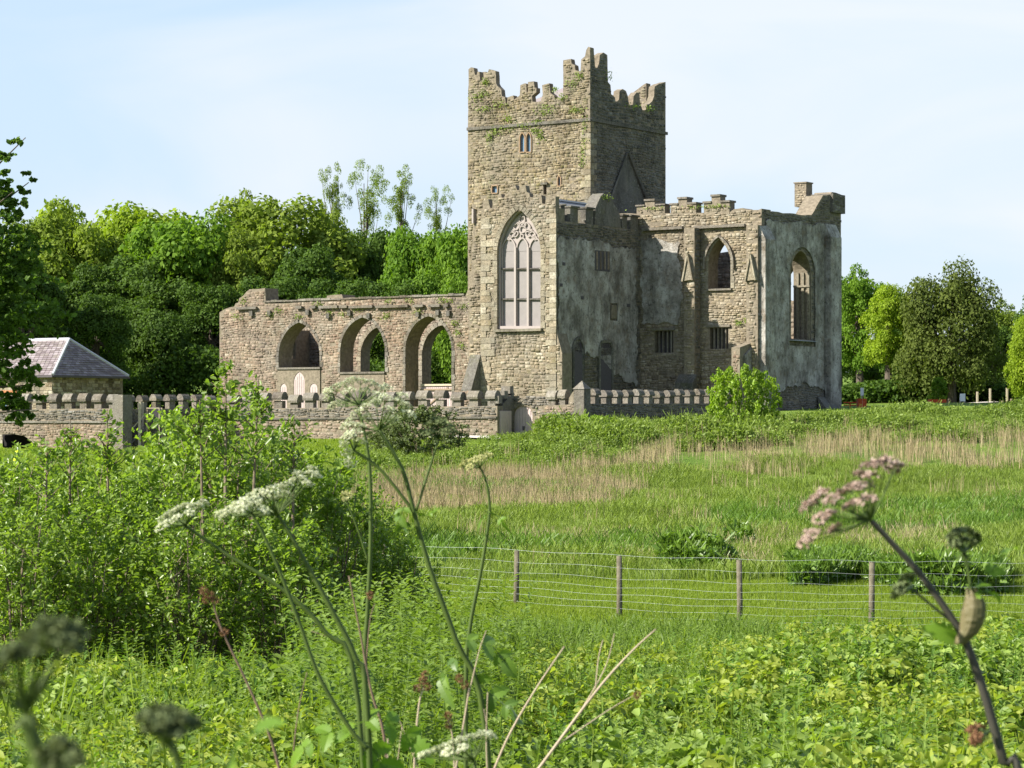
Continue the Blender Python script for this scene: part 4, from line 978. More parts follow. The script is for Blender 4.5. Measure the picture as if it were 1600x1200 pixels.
# timber steps over the shaded return wall
def bx(mb, cx, cy, cz, sx, sy, sz, r=None): mb.box((cx - sx / 2, cy - sy / 2, cz - sz / 2), (cx + sx / 2, cy + sy / 2, cz + sz / 2), None, r); return mb
b0 = W(uc - 1.2, VW - 6.0, 0)
SX, SY = at(228, 700, 129).x, 129.0; gz0 = float(terr(SX, SY))
ST = empty('timber_steps', (SX, SY, gz0), 'dark timber steps with pale handrails climbing to the shaded wall', 'steps')
px2m = SY / F
zz = lambda y: (HY - y) / F * SY; xx = lambda x: (x - 800) / F * SY
n = 8
for i in range(n):
    x = np.interp(i, [0, n - 1], [198, 230]); y = np.interp(i, [0, n - 1], [699, 667]); mb = MB(); bx(mb, xx(x), SY, zz(y), .26, 1.0, .05); mb.build('step', M['darkwood_shade'], ST)
mb = MB(); bx(mb, xx(243), SY, zz(666.5), .85, 1.0, .06); mb.build('platform', M['darkwood_shade'], ST)
for s in (-.52, .52):
    mb = MB(); mb.tube([(xx(194), SY + s, zz(706)), (xx(232), SY + s, zz(668))], .06, 4); mb.build('stringer', M['darkwood_shade'], ST)
    mb = MB(); mb.tube([(xx(196), SY + s, zz(684)), (xx(231), SY + s, zz(645))], .03, 5); mb.build('handrail', M['palewood'], ST)
    mb = MB(); mb.tube([(xx(231), SY + s, zz(638)), (xx(251), SY + s, zz(638))], .03, 5); mb.build('handrail', M['palewood'], ST)
    for x, y0, y1, ww in ((196, 712, 682, .09), (220.5, 700, 628, .13), (232, 712, 640, .09), (251, 712, 638, .05)):
        mb = MB(); bx(mb, xx(x), SY + s, (zz(y0) + zz(y1)) / 2, ww, .09, zz(y1) - zz(y0)); mb.build('post', M['palewood'] if x in (220.5, 251) else M['wood'], ST)
mb = MB(); bx(mb, xx(242), SY + .4, zz(650), .5, .04, .9); mb.build('side_board', M['darkwood_shade'], ST)

# ================================================================ farm building on the left
HC = at(82, 585, 150)
HB = empty('stone_outbuilding', (HC.x, HC.y, float(terr(HC.x, HC.y))), 'low stone outbuilding with a hipped purple slate roof, behind the wall', 'building')
ang = math.radians(-34)   # the abbey's own orientation
e1 = Vector((-.8285, .5603, 0)); e2 = Vector((.5603, .8285, 0))
def H(a, b, z): p = Vector((HC.x, HC.y, 0)) + e1 * a + e2 * b; return (p.x, p.y, z)
wz = (HY - 587) / F * 150; rz_ = (HY - 531) / F * 153; LW, LD = 16.0, 6.1
mb = MB()
def hb(mb, a0, a1, b0, b1, z0, z1, r=None): mb.box((a0, b0, z0), (a1, b1, z1), lambda a, b, z: H(a, b, z), r)
hb(mb, 0, LW, 0, .5, -3, wz); hb(mb, 0, .5, .501, LD - .501, -3, wz); hb(mb, 0, LW, LD - .5, LD, -3, wz); hb(mb, LW - .5, LW, .501, LD - .501, -3, wz)
hw = obj_from(mb, 'wall', M['mortar'], HB)
def bricks(face, L_, z0, z1, m, parent, holes=()):
    mb = MB(); z = z0
    while z < z1 - .05:
        h = random.uniform(.14, .26); s = 0
        while s < L_:
            w = random.uniform(.2, .55); ok = z + h < z1
            for (h0, h1, hz0, hz1) in holes:
                if s + w > h0 and s < h1 and z + h > hz0 and z < hz1: ok = False
            if ok and s + w < L_:
                p = random.uniform(.01, .05)
                if face == 'front': mb.box((s + .01, -p, z + .01), (s + w - .01, -.002, z + h - .01), lambda a, b, c: H(a, b, c))
                else: mb.box((-p, s + .01, z + .01), (-.002, s + w - .01, z + h - .01), lambda a, b, c: H(a, b, c))
            s += w
        z += h
    obj_from(mb, 'stonework', m, parent, kind='stuff')
bricks('front', LW, -1.5, wz, M['tan'], hw, [(3, 4.2, 0, 1.6)]); bricks('end', LD, -1.5, wz, M['tan'], hw)
for s in (3.0, 8.5): 
    mb = MB(); hb(mb, s, s + 1.1, -.06, -.055 + .02, .4, 1.6); wd = obj_from(mb, 'window', M['glass'], HB)
    mb = MB(); hb(mb, s - .08, s + 1.18, -.09, -.062, 1.6, 1.75); obj_from(mb, 'lintel', M['brickred'], wd)
# roof slates
ov = .25; ra, rb = (3.0, LD / 2), (LW - 3.0, LD / 2)
R0 = [H(-ov, -ov, wz), H(LW + ov, -ov, wz), H(LW + ov, LD + ov, wz), H(-ov, LD + ov, wz)]; rA = H(1.6, LD / 2, rz_); rB = H(LW - 3, LD / 2, rz_)
mb = MB(); mb.add(R0 + [rA, rB], [(0, 1, 5, 4), (2, 3, 4, 5), (3, 0, 4), (1, 2, 5), (3, 2, 1, 0)], .4); hr = obj_from(mb, 'roof', M['slate'], HB)
def slates(p00, p10, p11, p01, nr, nc, parent):
    mb = MB(); P = [Vector(p) for p in (p00, p10, p11, p01)]
    nrm = (P[1] - P[0]).cross(P[3] - P[0]).normalized()
    if nrm.z < 0: nrm = -nrm
    B = lambda s, t: (P[0] * (1 - s) + P[1] * s) * (1 - t) + (P[3] * (1 - s) + P[2] * s) * t
    for i in range(nr):
        t0, t1 = i / nr, min(1, (i + 1.15) / nr); wid = ((1 - t0) * (P[1] - P[0]).length + t0 * (P[2] - P[3]).length); n = max(1, int(wid / .36))
        for k in range(n):
            s0, s1 = (k + .04) / n, (k + .96) / n
            a, b, c, d = B(s0, t0), B(s1, t0), B(s1, t1), B(s0, t1); up = nrm * (.05 + random.uniform(0, .015)); lo = nrm * .02
            mb.add([a + up, b + up, c + lo, d + lo, a + nrm * .005, b + nrm * .005], [(0, 1, 2, 3), (4, 5, 1, 0)], random.random())
    obj_from(mb, 'slate_courses', M['slate'], parent, kind='stuff')
slates(R0[1], R0[0], rA, rB, 16, 40, hr); slates(R0[0], R0[3], rA, rA, 16, 18, hr)
for a, b in ((R0[0], rA), (R0[3], rA), (rA, rB)):
    mb = MB(); mb.tube([Vector(a) + Vector((0, 0, .06)), Vector(b) + Vector((0, 0, .06))], .1, 5); mb.build('ridge_flashing', M['lead'], hr)
mb = MB(); hb(mb, -.3, LW + .3, -.34, -.26, wz - .1, wz + .02); hb(mb, -.34, -.26, -.25, LD + .3, wz - .1, wz + .02); obj_from(mb, 'gutter', M['darkwood_shade'], HB)

# lime marker post at the far left
p = at(23, 716, 108); mk = empty('marker_post', (p.x, p.y, float(terr(p.x, p.y))), 'lime yellow marker post with a pale top, on the lawn by the dark archway', 'post')
mb = MB(); z0 = float(terr(p.x, p.y)); mb.tube([(p.x, p.y, z0 - .1), (p.x + .12, p.y, (HY - 703) / F * 108)], [.13, .08], 8); mb.build('post_body', M['lime'], mk, True)
mb = MB(); mb.tube([(p.x + .12, p.y, (HY - 703) / F * 108), (p.x + .2, p.y, (HY - 698) / F * 108)], [.06, .05], 8); mb.build('post_top', M['white'], mk, True)

# ================================================================ foliage generators
def crown_mesh(name, rx, rz, npuff, nleaf, lsize, seed=0, prad=(.22, .4), flat=.9, hollow=.1, ragged=.12, taper=0):
    """crown as overlapping leaf masses over an uneven ellipsoid centred at the origin"""
    global rng
    rng_s = rng; rng = np.random.default_rng(100 + seed)
    d = rand_dirs(npuff * 2); d = d[d[:, 2] > -.75][:npuff]
    rr = rng.uniform(.62, 1.0 - .25, len(d)) + rng.normal(0, ragged, len(d)) * .5
    d2 = d.copy(); d2[:, 2] = np.sign(d[:, 2]) * np.abs(d[:, 2]) ** .75; pc = d2 * rr[:, None] * np.array([rx, rx, rz])
    if taper: pc[:, :2] *= (1 - taper * np.clip(pc[:, 2:3] / rz, -.3, 1))
    pr = rng.uniform(*prad, len(d)) * rx
    k = rng.choice(len(d), nleaf, p=(pr ** 2) / (pr ** 2).sum())
    ld = rand_dirs(nleaf); ld[:, 2] = np.abs(ld[:, 2]) * np.where(rng.random(nleaf) < .72, 1, -1)
    rad = pr[k] * (1 - rng.random(nleaf) ** 2 * .45) * (1 + rng.normal(0, .07, nleaf))
    C = pc[k] + ld * rad[:, None] * np.array([1, 1, flat])
    nn = unit(ld * .8 + rand_dirs(nleaf) * .75 + np.array([0, 0, .25]))
    sz = lsize * rng.uniform(.6, 1.35, nleaf)
    r_puff = rng.random(len(d))
    V, Fc, r = leaves_np(C, nn, sz, .72, False, .4, rnd=np.clip(r_puff[k] * .5 + rng.random(nleaf) * .55, 0, 1))
    me = mesh_np(name, V, Fc, r); rng = rng_s
    return me, pc
def trunk_mesh(name, h, r, tips, n=7, seed=0, split=.35):
    random.seed(seed + 5); mb = MB(); lean = random.uniform(-.04, .04)
    mb.tube([(0, 0, -.4), (lean * h * .2, 0, h * .15), (lean * h * .5, 0, h * .45), (lean * h, 0, h * .75), (lean * h, 0, h)], [r * 1.35, r, r * .8, r * .5, r * .2], 9)
    for t in tips:
        b = random.uniform(split, .75); p0 = Vector((lean * h * b, 0, h * b)); p1 = Vector(t); mid = p0.lerp(p1, .5) + Vector((0, 0, h * .05))
        mb.tube([p0, mid, p1], [r * .45, r * .28, r * .06], 5)
    random.seed(seed + 77)
    me = bpy.data.meshes.new(name); me.from_pydata(mb.v, [], mb.f); a = me.attributes.new('rnd', 'FLOAT', 'FACE'); a.data.foreach_set('value', np.asarray(mb.r, np.float32)); me.update(); return me
protos = {}
def tree_proto(key, rx, rz, npuff, nleaf, lsize, seed, **k):
    me, pc = crown_mesh('crown', rx, rz, npuff, nleaf, lsize, seed, **k)
    protos[key] = (me, pc, rx, rz, seed)
tree_proto('a', 5, 5.5, 70, 24000, .34, 1)
tree_proto('b', 5, 6.2, 95, 26000, .30, 2, prad=(.16, .3), ragged=.2)
tree_proto('c', 5, 5.0, 120, 26000, .27, 3, prad=(.12, .24), ragged=.28)
tree_proto('d', 5, 4.8, 46, 24000, .34, 4, prad=(.26, .42))
tree_proto('e', 4, 6.5, 60, 6500, .24, 5, prad=(.10, .3), ragged=.7)
tree_proto('f', 4, 6.5, 44, 6000, .24, 6, prad=(.12, .34), ragged=.8)
tree_proto('g', 5, 5.2, 74, 36000, .25, 7, prad=(.14, .42), ragged=.22)
def mesh_with(me, m):
    c = me.copy(); c.materials.clear(); c.materials.append(m); return c
_mm = {}
def tree(px, ytop, wpx, Y, key, m, label, group, hfac=1.0, species='broadleaf_tree', ybot=None, rot=None, trunk_r=.3):
    me, pc, rx, rz, seed = protos[key]; X = (px - 800) / F * Y; g = float(terr(X, Y)); ztop = (HY - ytop) / F * Y
    R = wpx / F * Y / 2; sx = R / (rx * 1.05); 
    zb = g + (ztop - g) * .12 if ybot is None else (HY - ybot) / F * Y
    zc = (ztop + zb) / 2; sz = (ztop - zb) / 2 / (rz * 1.08)
    t = empty(species, (X, Y, g), label, 'tree', group)
    kk = (key, m.name)
    if kk not in _mm: _mm[kk] = mesh_with(me, m)
    c = link('crown', _mm[kk], None, t); c.location = (0, 0, zc - g); c.scale = (sx, sx, sz); c.rotation_euler = (0, 0, rot if rot is not None else random.uniform(0, 6.28))
    ck = c.rotation_euler.z
    tips = []
    for p in pc[::max(1, len(pc) // 9)][:9]:
        a = p[0] * math.cos(ck) - p[1] * math.sin(ck); b = p[0] * math.sin(ck) + p[1] * math.cos(ck)
        tips.append((a * sx, b * sx, p[2] * sz + zc - g))
    h = (zc - g) + (ztop - zc) * .55
    link('trunk', trunk_mesh('trunk', h, trunk_r, tips, seed=int(px) % 97), M['bark'], t)
    return t
WG = 'trees of the wood behind the nave'
wood = [
 (105, 302, 128, 238, 'd', T[0], 'domed tree top showing above the olive willow at the far left of the wood'),
 (100, 316, 175, 212, 'c', T[2], 'feathery olive tree standing over the slate roofed outbuilding'),
 (232, 308, 175, 222, 'a', T[0], 'brightest yellow green tree of the wood, left of the dark rounded tree'),
 (285, 322, 160, 204, 'a', T[3], 'dense green sycamore left of the broad olive tree'),
 (330, 335, 100, 210, 'b', T[0], 'yellow green tree between the sycamore and the broad olive tree'),
 (440, 282, 200, 208, 'b', T[2], 'broad olive green tree rising highest behind the nave wall'),
 (375, 300, 100, 224, 'c', T[2], 'lighter olive tree on the left shoulder of the broad olive tree'),
 (505, 305, 90, 222, 'b', T[2], 'olive tree on the right shoulder of the broad olive tree'),
 (575, 338, 110, 214, 'b', T[1], 'dark green tree below the left pair of thin poplars'),
 (650, 345, 105, 200, 'a', T[3], 'fresh green tree beyond the third nave arch'),
 (712, 338, 100, 197, 'a', T[3], 'fresh green tree touching the left edge of the tower'),
 (690, 400, 90, 190, 'd', T[3], 'lower rounded green tree just above the nave wall by the tower'),
 (160, 395, 130, 200, 'b', T[1], 'dark tree behind the outbuilding roof, under the olive tree'),
 (262, 420, 120, 196, 'b', T[1], 'dark shaded tree right of the outbuilding roof'),
 (335, 430, 100, 194, 'b', T[1], 'dark shaded tree at the left end of the nave wall'),
 (30, 400, 120, 195, 'b', T[1], 'dark tree behind the left end of the outbuilding'),
 (420, 415, 130, 196, 'b', T[1], 'dark shaded tree behind the first nave arch'),
 (525, 420, 120, 192, 'b', T[1], 'dark shaded tree behind the second nave arch'),
 (610, 425, 110, 190, 'b', T[1], 'dark shaded tree between the second and third nave arches'),
]
wood += [
 (35, 385, 105, 178, 'b', T[1], 'tall dark tree right behind the outbuilding ridge'),
 (150, 445, 90, 182, 'b', T[1], 'dark tree behind the right hip of the outbuilding'),
 (255, 478, 90, 188, 'd', T[1], 'low dark tree between the outbuilding and the nave wall'),
 (-90, 360, 120, 180, 'a', T[1], 'dark tree just beyond the left edge behind the outbuilding'),
 (195, 330, 90, 226, 'b', T[2], 'grey olive tree between the olive tree and the brightest one'),
 (60, 345, 110, 218, 'c', T[2], 'grey olive tree at the left of the feathery olive one'),
 (600, 350, 80, 218, 'b', T[1], 'dark tree under the middle pair of thin poplars'),
 (545, 345, 80, 216, 'b', T[2], 'olive tree just right of the broad olive one'),
 (380, 360, 110, 203, 'c', T[2], 'olive tree low before the broad olive one'),
 (480, 365, 120, 202, 'b', T[1], 'dark green tree low before the broad olive one'),
 (215, 380, 120, 202, 'b', T[1], 'deep green tree in the middle of the left wood'),
 (725, 420, 80, 186, 'd', T[3], 'lowest fresh green tree against the tower foot')]
for (px, yt, w, Y, k, m, lb) in wood: tree(px, yt, w * 1.42, Y, k, m, lb, WG, ybot=640 if yt < 380 else 632)
for i, (px, yt, w, lb) in enumerate(((525, 250, 46, 'thin sparse poplar leftmost of the row above the wood'), (577, 248, 58, 'thin sparse poplar second from the left above the wood'), (625, 255, 52, 'thin sparse poplar third from the left above the wood'), (683, 288, 44, 'small thin poplar nearest the tower above the wood'))):
    tree(px, yt, w, 228 + i * 3, 'ef'[i % 2], T[2], lb, 'thin poplars above the wood', species='poplar_tree', ybot=420, trunk_r=.16, rot=i * 2.1)
    
# neighbours of the wood outside the frame that shade it
for (px, yt, w, Y, k) in ((-120, 290, 190, 205, 'a'), (-260, 300, 200, 200, 'b'), (-60, 360, 150, 222, 'b'), (-400, 300, 220, 196, 'a')):
    tree(px, yt, w, Y, k, T[1], ('dark green tree nearest the left edge beyond the photo', 'tall dark tree second beyond the left edge', 'dark tree low behind the left edge of the photo', 'farthest tree beyond the left edge of the photo')[(-120, -260, -60, -400).index(px)], WG, ybot=620)
RG = 'trees right of the chancel'
for (px, yt, w, Y, k, m, lb, yb) in (
 (1345, 415, 120, 196, 'c', T[3], 'loose leaved green tree touching the right edge of the chancel', 600),
 (1388, 432, 100, 190, 'b', T[0], 'slender light green tree between the chancel and the chestnut', 600),
 (1310, 430, 90, 212, 'b', T[1], 'dark tree partly hidden behind the chancel', 625),
 (1487, 408, 176, 186, 'g', T[4], 'big rounded dark chestnut tree, tallest right of the chancel', 665),
 (1420, 470, 90, 205, 'b', T[1], 'dark tree behind the left side of the chestnut', 625),
 (1572, 470, 110, 225, 'c', T[2], 'distant grey green tree right of the chestnut', 620),
 (1612, 490, 90, 176, 'a', T[0], 'bright yellow green tree cut by the right edge', 640),
 (1650, 420, 140, 210, 'b', T[1], 'dark conifer like tree beyond the right edge', 640),
 (1555, 500, 110, 215, 'b', T[1], 'dark tree low behind the right of the chestnut', 640),
 (1440, 540, 120, 214, 'b', T[1], 'dark undergrowth tree behind the red planter', 650),
 (1365, 540, 90, 214, 'b', T[1], 'dark undergrowth tree between the chancel and the red planter', 650)):
    tree(px, yt, w, Y, k, m, lb, RG, ybot=yb)
# distant hedge line so that no bare horizon shows
def hedge(name, pts, h, m, label, cat='hedge'):
    n = 30000; k = rng.integers(0, len(pts) - 1, n); t = rng.random(n); P_ = np.array(pts)
    c = P_[k] * (1 - t[:, None]) + P_[k + 1] * t[:, None]
    hz = rng.random(n) ** .7 * h * (.8 + .3 * np.sin(c[:, 0] * .5) * np.cos(c[:, 0] * .23))
    C = np.stack([c[:, 0] + rng.normal(0, .5, n), c[:, 1] + rng.normal(0, 1.2, n), terr(c[:, 0], c[:, 1]) + hz], 1)
    V, Fc, r = leaves_np(C, unit(rand_dirs(n) + np.array([0, -.3, .5])), rng.uniform(.16, .42, n), .7, False)
    link(name, mesh_np(name, V, Fc, r), m, None, kind='stuff', label=label)
hedge('wood_undergrowth', [(-75, 196), (-40, 188), (-28, 186), (-18, 187), (-8, 186), (0, 187)], 5.5, T[1], 'dark undergrowth along the shaded edge of the wood')
hedge('far_undergrowth', [(-70, 245), (-45, 236), (-20, 232), (0, 232), (20, 232), (36, 225), (60, 215)], 7, T[1], 'dark undergrowth closing the gaps between the trunks of the far wood')
hedge('wood_edge_shrubbery', [(22, 192), (28, 190), (33, 190), (40, 188)], 1.5, T[1], 'low green shrubbery under the trees right of the chancel')

# near tree cut by the left edge of the photo
def near_tree():
    Y = 62; m = Y / F; t = empty('overhanging_tree', (at(-190, 0, Y).x, Y, float(terr(at(-190, 0, Y).x, Y))), 'dark leafy tree hanging into the left edge over the outbuilding', 'tree')
    g = t.location; cl = []
    # leafy boughs, px centre/radius
    for (x, y, rx, ry, n) in ((-60, 330, 95, 70, 1900), (-40, 430, 115, 70, 4200), (-70, 520, 120, 60, 3600), (20, 480, 66, 60, 2600), (10, 400, 56, 60, 2200), (-10, 570, 70, 45, 2000), (38, 592, 34, 32, 800), (20, 630, 44, 34, 1100), (40, 655, 16, 20, 260), (-20, 300, 50, 40, 900), (15, 318, 38, 30, 520), (30, 285, 24, 20, 200), (12, 245, 24, 12, 170), (25, 220, 14, 8, 70), (5, 268, 12, 6, 60), (-120, 420, 120, 160, 3500), (-90, 230, 60, 60, 900)):
        d = rand_dirs(n) * (rng.random(n) ** .45)[:, None]
        # clump into sprays
        n = int(n * .62); kk = max(5, n // 30); sp = rand_dirs(kk) * (rng.random(kk) ** .45)[:, None] * 1.05; idx = rng.integers(0, kk, n)
        dr_ = rng.normal(0, 1, (kk, 3)) * np.array([.2, .12, .08]); tq = rng.uniform(-1, 1, (n, 1)); d = sp[idx] + dr_[idx] * tq + rng.normal(0, .045, (n, 3))
        cl.append(np.stack([(x + d[:, 0] * rx - 800) * m, Y + d[:, 1] * rx * m * 1.2, (HY - (y - d[:, 2] * ry)) * m], 1))
    C = np.concatenate(cl); n = len(C)
    V, Fc, r = leaves_np(C - np.array(g), unit(rand_dirs(n) + np.array([-.2, -.1, .7])), rng.uniform(.10, .2, n), .62, True)
    link('crown', mesh_np('crown', V, Fc, r), T[5], t)
    mb = MB(); x0 = g.x
    mb.tube([(x0, Y, g.z - .5), (x0 + .1, Y, g.z + 2), (x0 + .3, Y, 2), (x0 + .6, Y, 5)], [.4, .3, .2, .08], 9)
    for (x, y, s) in ((60, 480, 0), (40, 215, .5), (50, 640, -.5), (30, 400, .3), (70, 600, .1), (-30, 250, 0), (20, 300, -.4), (45, 285, .2)):
        e = at(x, y, Y + s); mb.tube([(x0 + .3, Y, min(e.z - .4, 1.8)), ((x0 + e.x) / 2, Y + s / 2, min(e.z - .4, 1.8) * .35 + e.z * .65), e], [.09, .045, .012], 5)
    mb.build('trunk', M['bark'], t)
near_tree()

# ================================================================ shrubs
def shrub_proto(name, rx, h, ntwig, nleaf, lsize, seed, upright=.6, aspect=.5, shoots=10):
    """local mesh pair: foliage of leafy sprays and stems; envelope radius rx, height h"""
    global rng
    keep = rng; rng = np.random.default_rng(seed); random.seed(seed)
    th = rng.uniform(0, 2 * np.pi, ntwig); zr = rng.random(ntwig) ** .75
    env = np.sqrt(np.clip(1 - (np.abs(zr - .38) / .66) ** 2.3, .05, 1)) * (1 + .16 * np.sin(3 * th + seed) + .1 * np.sin(7 * th))
    rad = rx * env * (1 - rng.random(ntwig) ** 2.2 * .75) * (1 + .35 * (rng.random(ntwig) < .14) * rng.random(ntwig))
    tip = np.stack([np.cos(th) * rad, np.sin(th) * rad, zr * h * (1 + .08 * np.sin(5 * th + 1)) + .3 * (h / 3) * (rng.random(ntwig) < .08) * rng.random(ntwig) * zr], 1)
    k = rng.integers(0, shoots, int(ntwig * .14)); 
    d = unit(np.stack([np.cos(th), np.sin(th), np.full(ntwig, 0)], 1) * (1 - upright) + np.array([0, 0, upright]) + rng.normal(0, .25, (ntwig, 3)))
    L_ = rng.uniform(.25, .55, ntwig) * min(1, h / 3)
    ti = rng.integers(0, ntwig, nleaf); u = rng.random(nleaf)
    side = rand_dirs(nleaf)
    C = tip[ti] + d[ti] * (L_[ti] * (u - .6))[:, None] + side * lsize * .7
    nn = unit(rand_dirs(nleaf) * .9 + np.array([0, 0, .8]) + unit(C * np.array([1, 1, 0]) + 1e-6) * .25)
    al = unit(side * .6 + d[ti] * .7)
    V, Fc, r = leaves_np(C, nn, lsize * rng.uniform(.4, 1.35, nleaf), aspect, True, .35, along=al, rnd=np.clip(.2 * zr[ti] + rng.random(nleaf) * .8, 0, 1))
    fol = mesh_np('foliage', V, Fc, r)
    mb = MB()
    for i in range(shoots):
        a = random.uniform(0, 6.28); b = random.uniform(.1, .8) * rx; zz_ = h * random.uniform(.6, .98)
        mb.tube([(math.cos(a) * b * .15, math.sin(a) * b * .15, -.3), (math.cos(a) * b * .5, math.sin(a) * b * .5, zz_ * .45), (math.cos(a) * b, math.sin(a) * b, zz_)], [.025 * h / 3, .017 * h / 3, .005], 5)
    for i in rng.integers(0, ntwig, ntwig // 3):
        p = tip[i]; e = p + d[i] * .1; s = p - d[i] * L_[i] * 1.2 - np.array([p[0], p[1], 0]) * .15; mb.tube([s, e], [.008, .003], 3, cap=False)
    st = bpy.data.meshes.new('stems'); st.from_pydata(mb.v, [], mb.f); st.update(); a_ = st.attributes.new('rnd', 'FLOAT', 'FACE'); a_.data.foreach_set('value', np.asarray(mb.r, np.float32))
    rng = keep; return fol, st
W_ = [shrub_proto('w', 1.0, 3.2, 420, 8200, .088, 11, .7, shoots=16), shrub_proto('w', 1.0, 3.2, 400, 7800, .094, 12, .7, shoots=16), shrub_proto('w', 1.0, 3.2, 440, 8800, .08, 13, .75, shoots=16)]
for f, s in W_: f.materials.append(M['willow']); s.materials.append(M['twig'])
def shrub(x, Y, ytop, k, sx, label, group, name='willow_shrub', H0=3.2, cat='shrub', rot=None, P=W_):
    X = (x - 800) / F * Y; g = float(terr(X, Y)); h = (HY - ytop) / F * Y - g
    o = empty(name, (X, Y, g - .05), label, cat, group); o.scale = (sx, sx, h / H0); o.rotation_euler = (0, 0, random.uniform(0, 6.28))
    link('foliage', P[k][0], None, o); link('stems', P[k][1], None, o); return o
SG = 'leafy willow shrubs massed in the left foreground'
sh = [(20, 25, 735, 0, .85, 'willow shrub at the left edge behind the blurred seed head'), (95, 27, 714, 1, .8, 'willow shrub below the dark archway'),
      (160, 26, 745, 2, .8, 'willow shrub in front of the timber steps'), (225, 25, 745, 0, .8, 'willow shrub left of the tall pale stem'),
      (290, 28, 672, 1, .95, 'tallest willow shrub around the tall pale stem'), (360, 26, 655, 2, .95, 'willow shrub right of the tall pale stem'),
      (430, 29, 690, 0, .9, 'willow shrub behind the large cream flower head'), (500, 27, 735, 1, .75, 'willow shrub between the two tallest green flower stems'),
      (560, 28, 770, 2, .65, 'willow shrub at the right shoulder of the mass'), (615, 27, 850, 0, .55, 'low willow shrub at the right end of the mass'),
      (-40, 27, 735, 1, .9, 'willow shrub mostly outside the left edge'), (130, 23.5, 800, 0, .75, 'front willow shrub above the blurred dark seed head'),
      (300, 23.5, 790, 2, .75, 'front willow shrub behind the brown burrs'), (430, 23.5, 830, 1, .7, 'front willow shrub under the large cream flower head'),
      (30, 23, 800, 2, .7, 'front willow shrub at the lower left edge')]
for (x, Y, yt, k, sx, lb) in sh: shrub(x, Y, yt, k, sx, lb, SG)
# tall whippy sapling shoots above the shrubs
def sapling(x, Y, ybase, ytop, n, label, lean=0, ls=.07, spread=.3):
    X = (x - 800) / F * Y; g = float(terr(X, Y)); zt_ = (HY - ytop) / F * Y; z0 = (HY - ybase) / F * Y
    o = empty('willow_sapling', (X, Y, g), label, 'sapling', 'thin saplings above the left shrubs')
    mb = MB(); mb.tube([(X, Y, g - .2), (X + lean * .4, Y, (g + zt_) / 2), (X + lean, Y, zt_)], [.03, .022, .005], 6)
    cs = []
    for i in range(16):
        z = random.uniform(z0, zt_ - .1); a = random.uniform(0, 6.28); l = spread * (1.15 - (z - z0) / (zt_ - z0)) ; tz = z + l * .8
        f = (z - g) / (zt_ - g); bx_ = X + lean * f ** 2; e = (bx_ + math.cos(a) * l, Y + math.sin(a) * l, tz)
        mb.tube([(bx_, Y, z), e], [.008, .003], 4); s = np.array([bx_, Y, z]); tt = rng.random(max(3, n // 16))[:, None]
        cs.append(s + (np.array(e) - s) * tt + rng.normal(0, .035, (len(tt), 3)))
    mb.build('stem', M['twig'], o)
    C = np.concatenate(cs); V, Fc, r = leaves_np(C - np.array([X, Y, g]), unit(rand_dirs(len(C)) + np.array([0, -.2, .8])), ls * rng.uniform(.7, 1.3, len(C)), .5, True, .3)
    link('foliage', mesh_np('foliage', V, Fc, r), M['willow'], o)
sapling(350, 24, 760, 562, 420, 'tall pale stemmed sapling in front of the nave wall end', .02, .075, .36)
sapling(385, 25, 730, 592, 260, 'shorter sapling just right of the tall pale stemmed one', .12, .07, .3)
sapling(172, 25, 740, 640, 180, 'slim sapling rising in front of the timber steps', -.03, .07, .25)
sapling(107, 25.5, 760, 652, 130, 'slim sapling below the outbuilding roof', .02, .065, .2)
sapling(322, 24, 720, 625, 200, 'slim sapling left of the tall pale stemmed one', -.06, .07, .3)
sapling(455, 26, 760, 648, 160, 'thin sapling in front of the second nave arch', .03, .065, .25)
sapling(70, 24.5, 800, 690, 120, 'thin sapling in front of the dark archway', .02, .065, .2)

# mid-distance bushes
B1 = shrub_proto('b', 2.4, 2.6, 500, 11000, .13, 21, .3, .7, 8); B1[0].materials.append(M['olivebush']); B1[1].materials.append(M['twig'])
B2m = shrub_proto('b', 2.4, 2.6, 420, 9000, .16, 22, .3, .7, 8); B2m[0].materials.append(M['brightbush']); B2m[1].materials.append(M['twig'])
def bush(x, Y, ytop, wpx, P, label, grow=2.6):
    R = wpx / F * Y / 2; return shrub(x, Y, ytop, 0, R / 2.35, label, 'bushes in the field before the wall', 'field_bush', 2.6 * 1.02, 'bush', P=[P])
bush(655, 112, 636, 125, B1, 'olive rounded bush before the wall, behind the white flower heads')
bush(610, 113, 668, 80, B1, 'small olive bush at the left foot of the rounded one')
bush(1158, 118, 578, 108, B2m, 'light green bush in front of the chancel corner')
bush(926, 117, 648, 62, B2m, 'small bright yellow green bush at the corner of the shaded wall')
bush(965, 114, 668, 70, B1, 'dark low bush right of the small bright one')
bush(800, 112, 700, 130, B1, 'low spreading bush before the arched door')

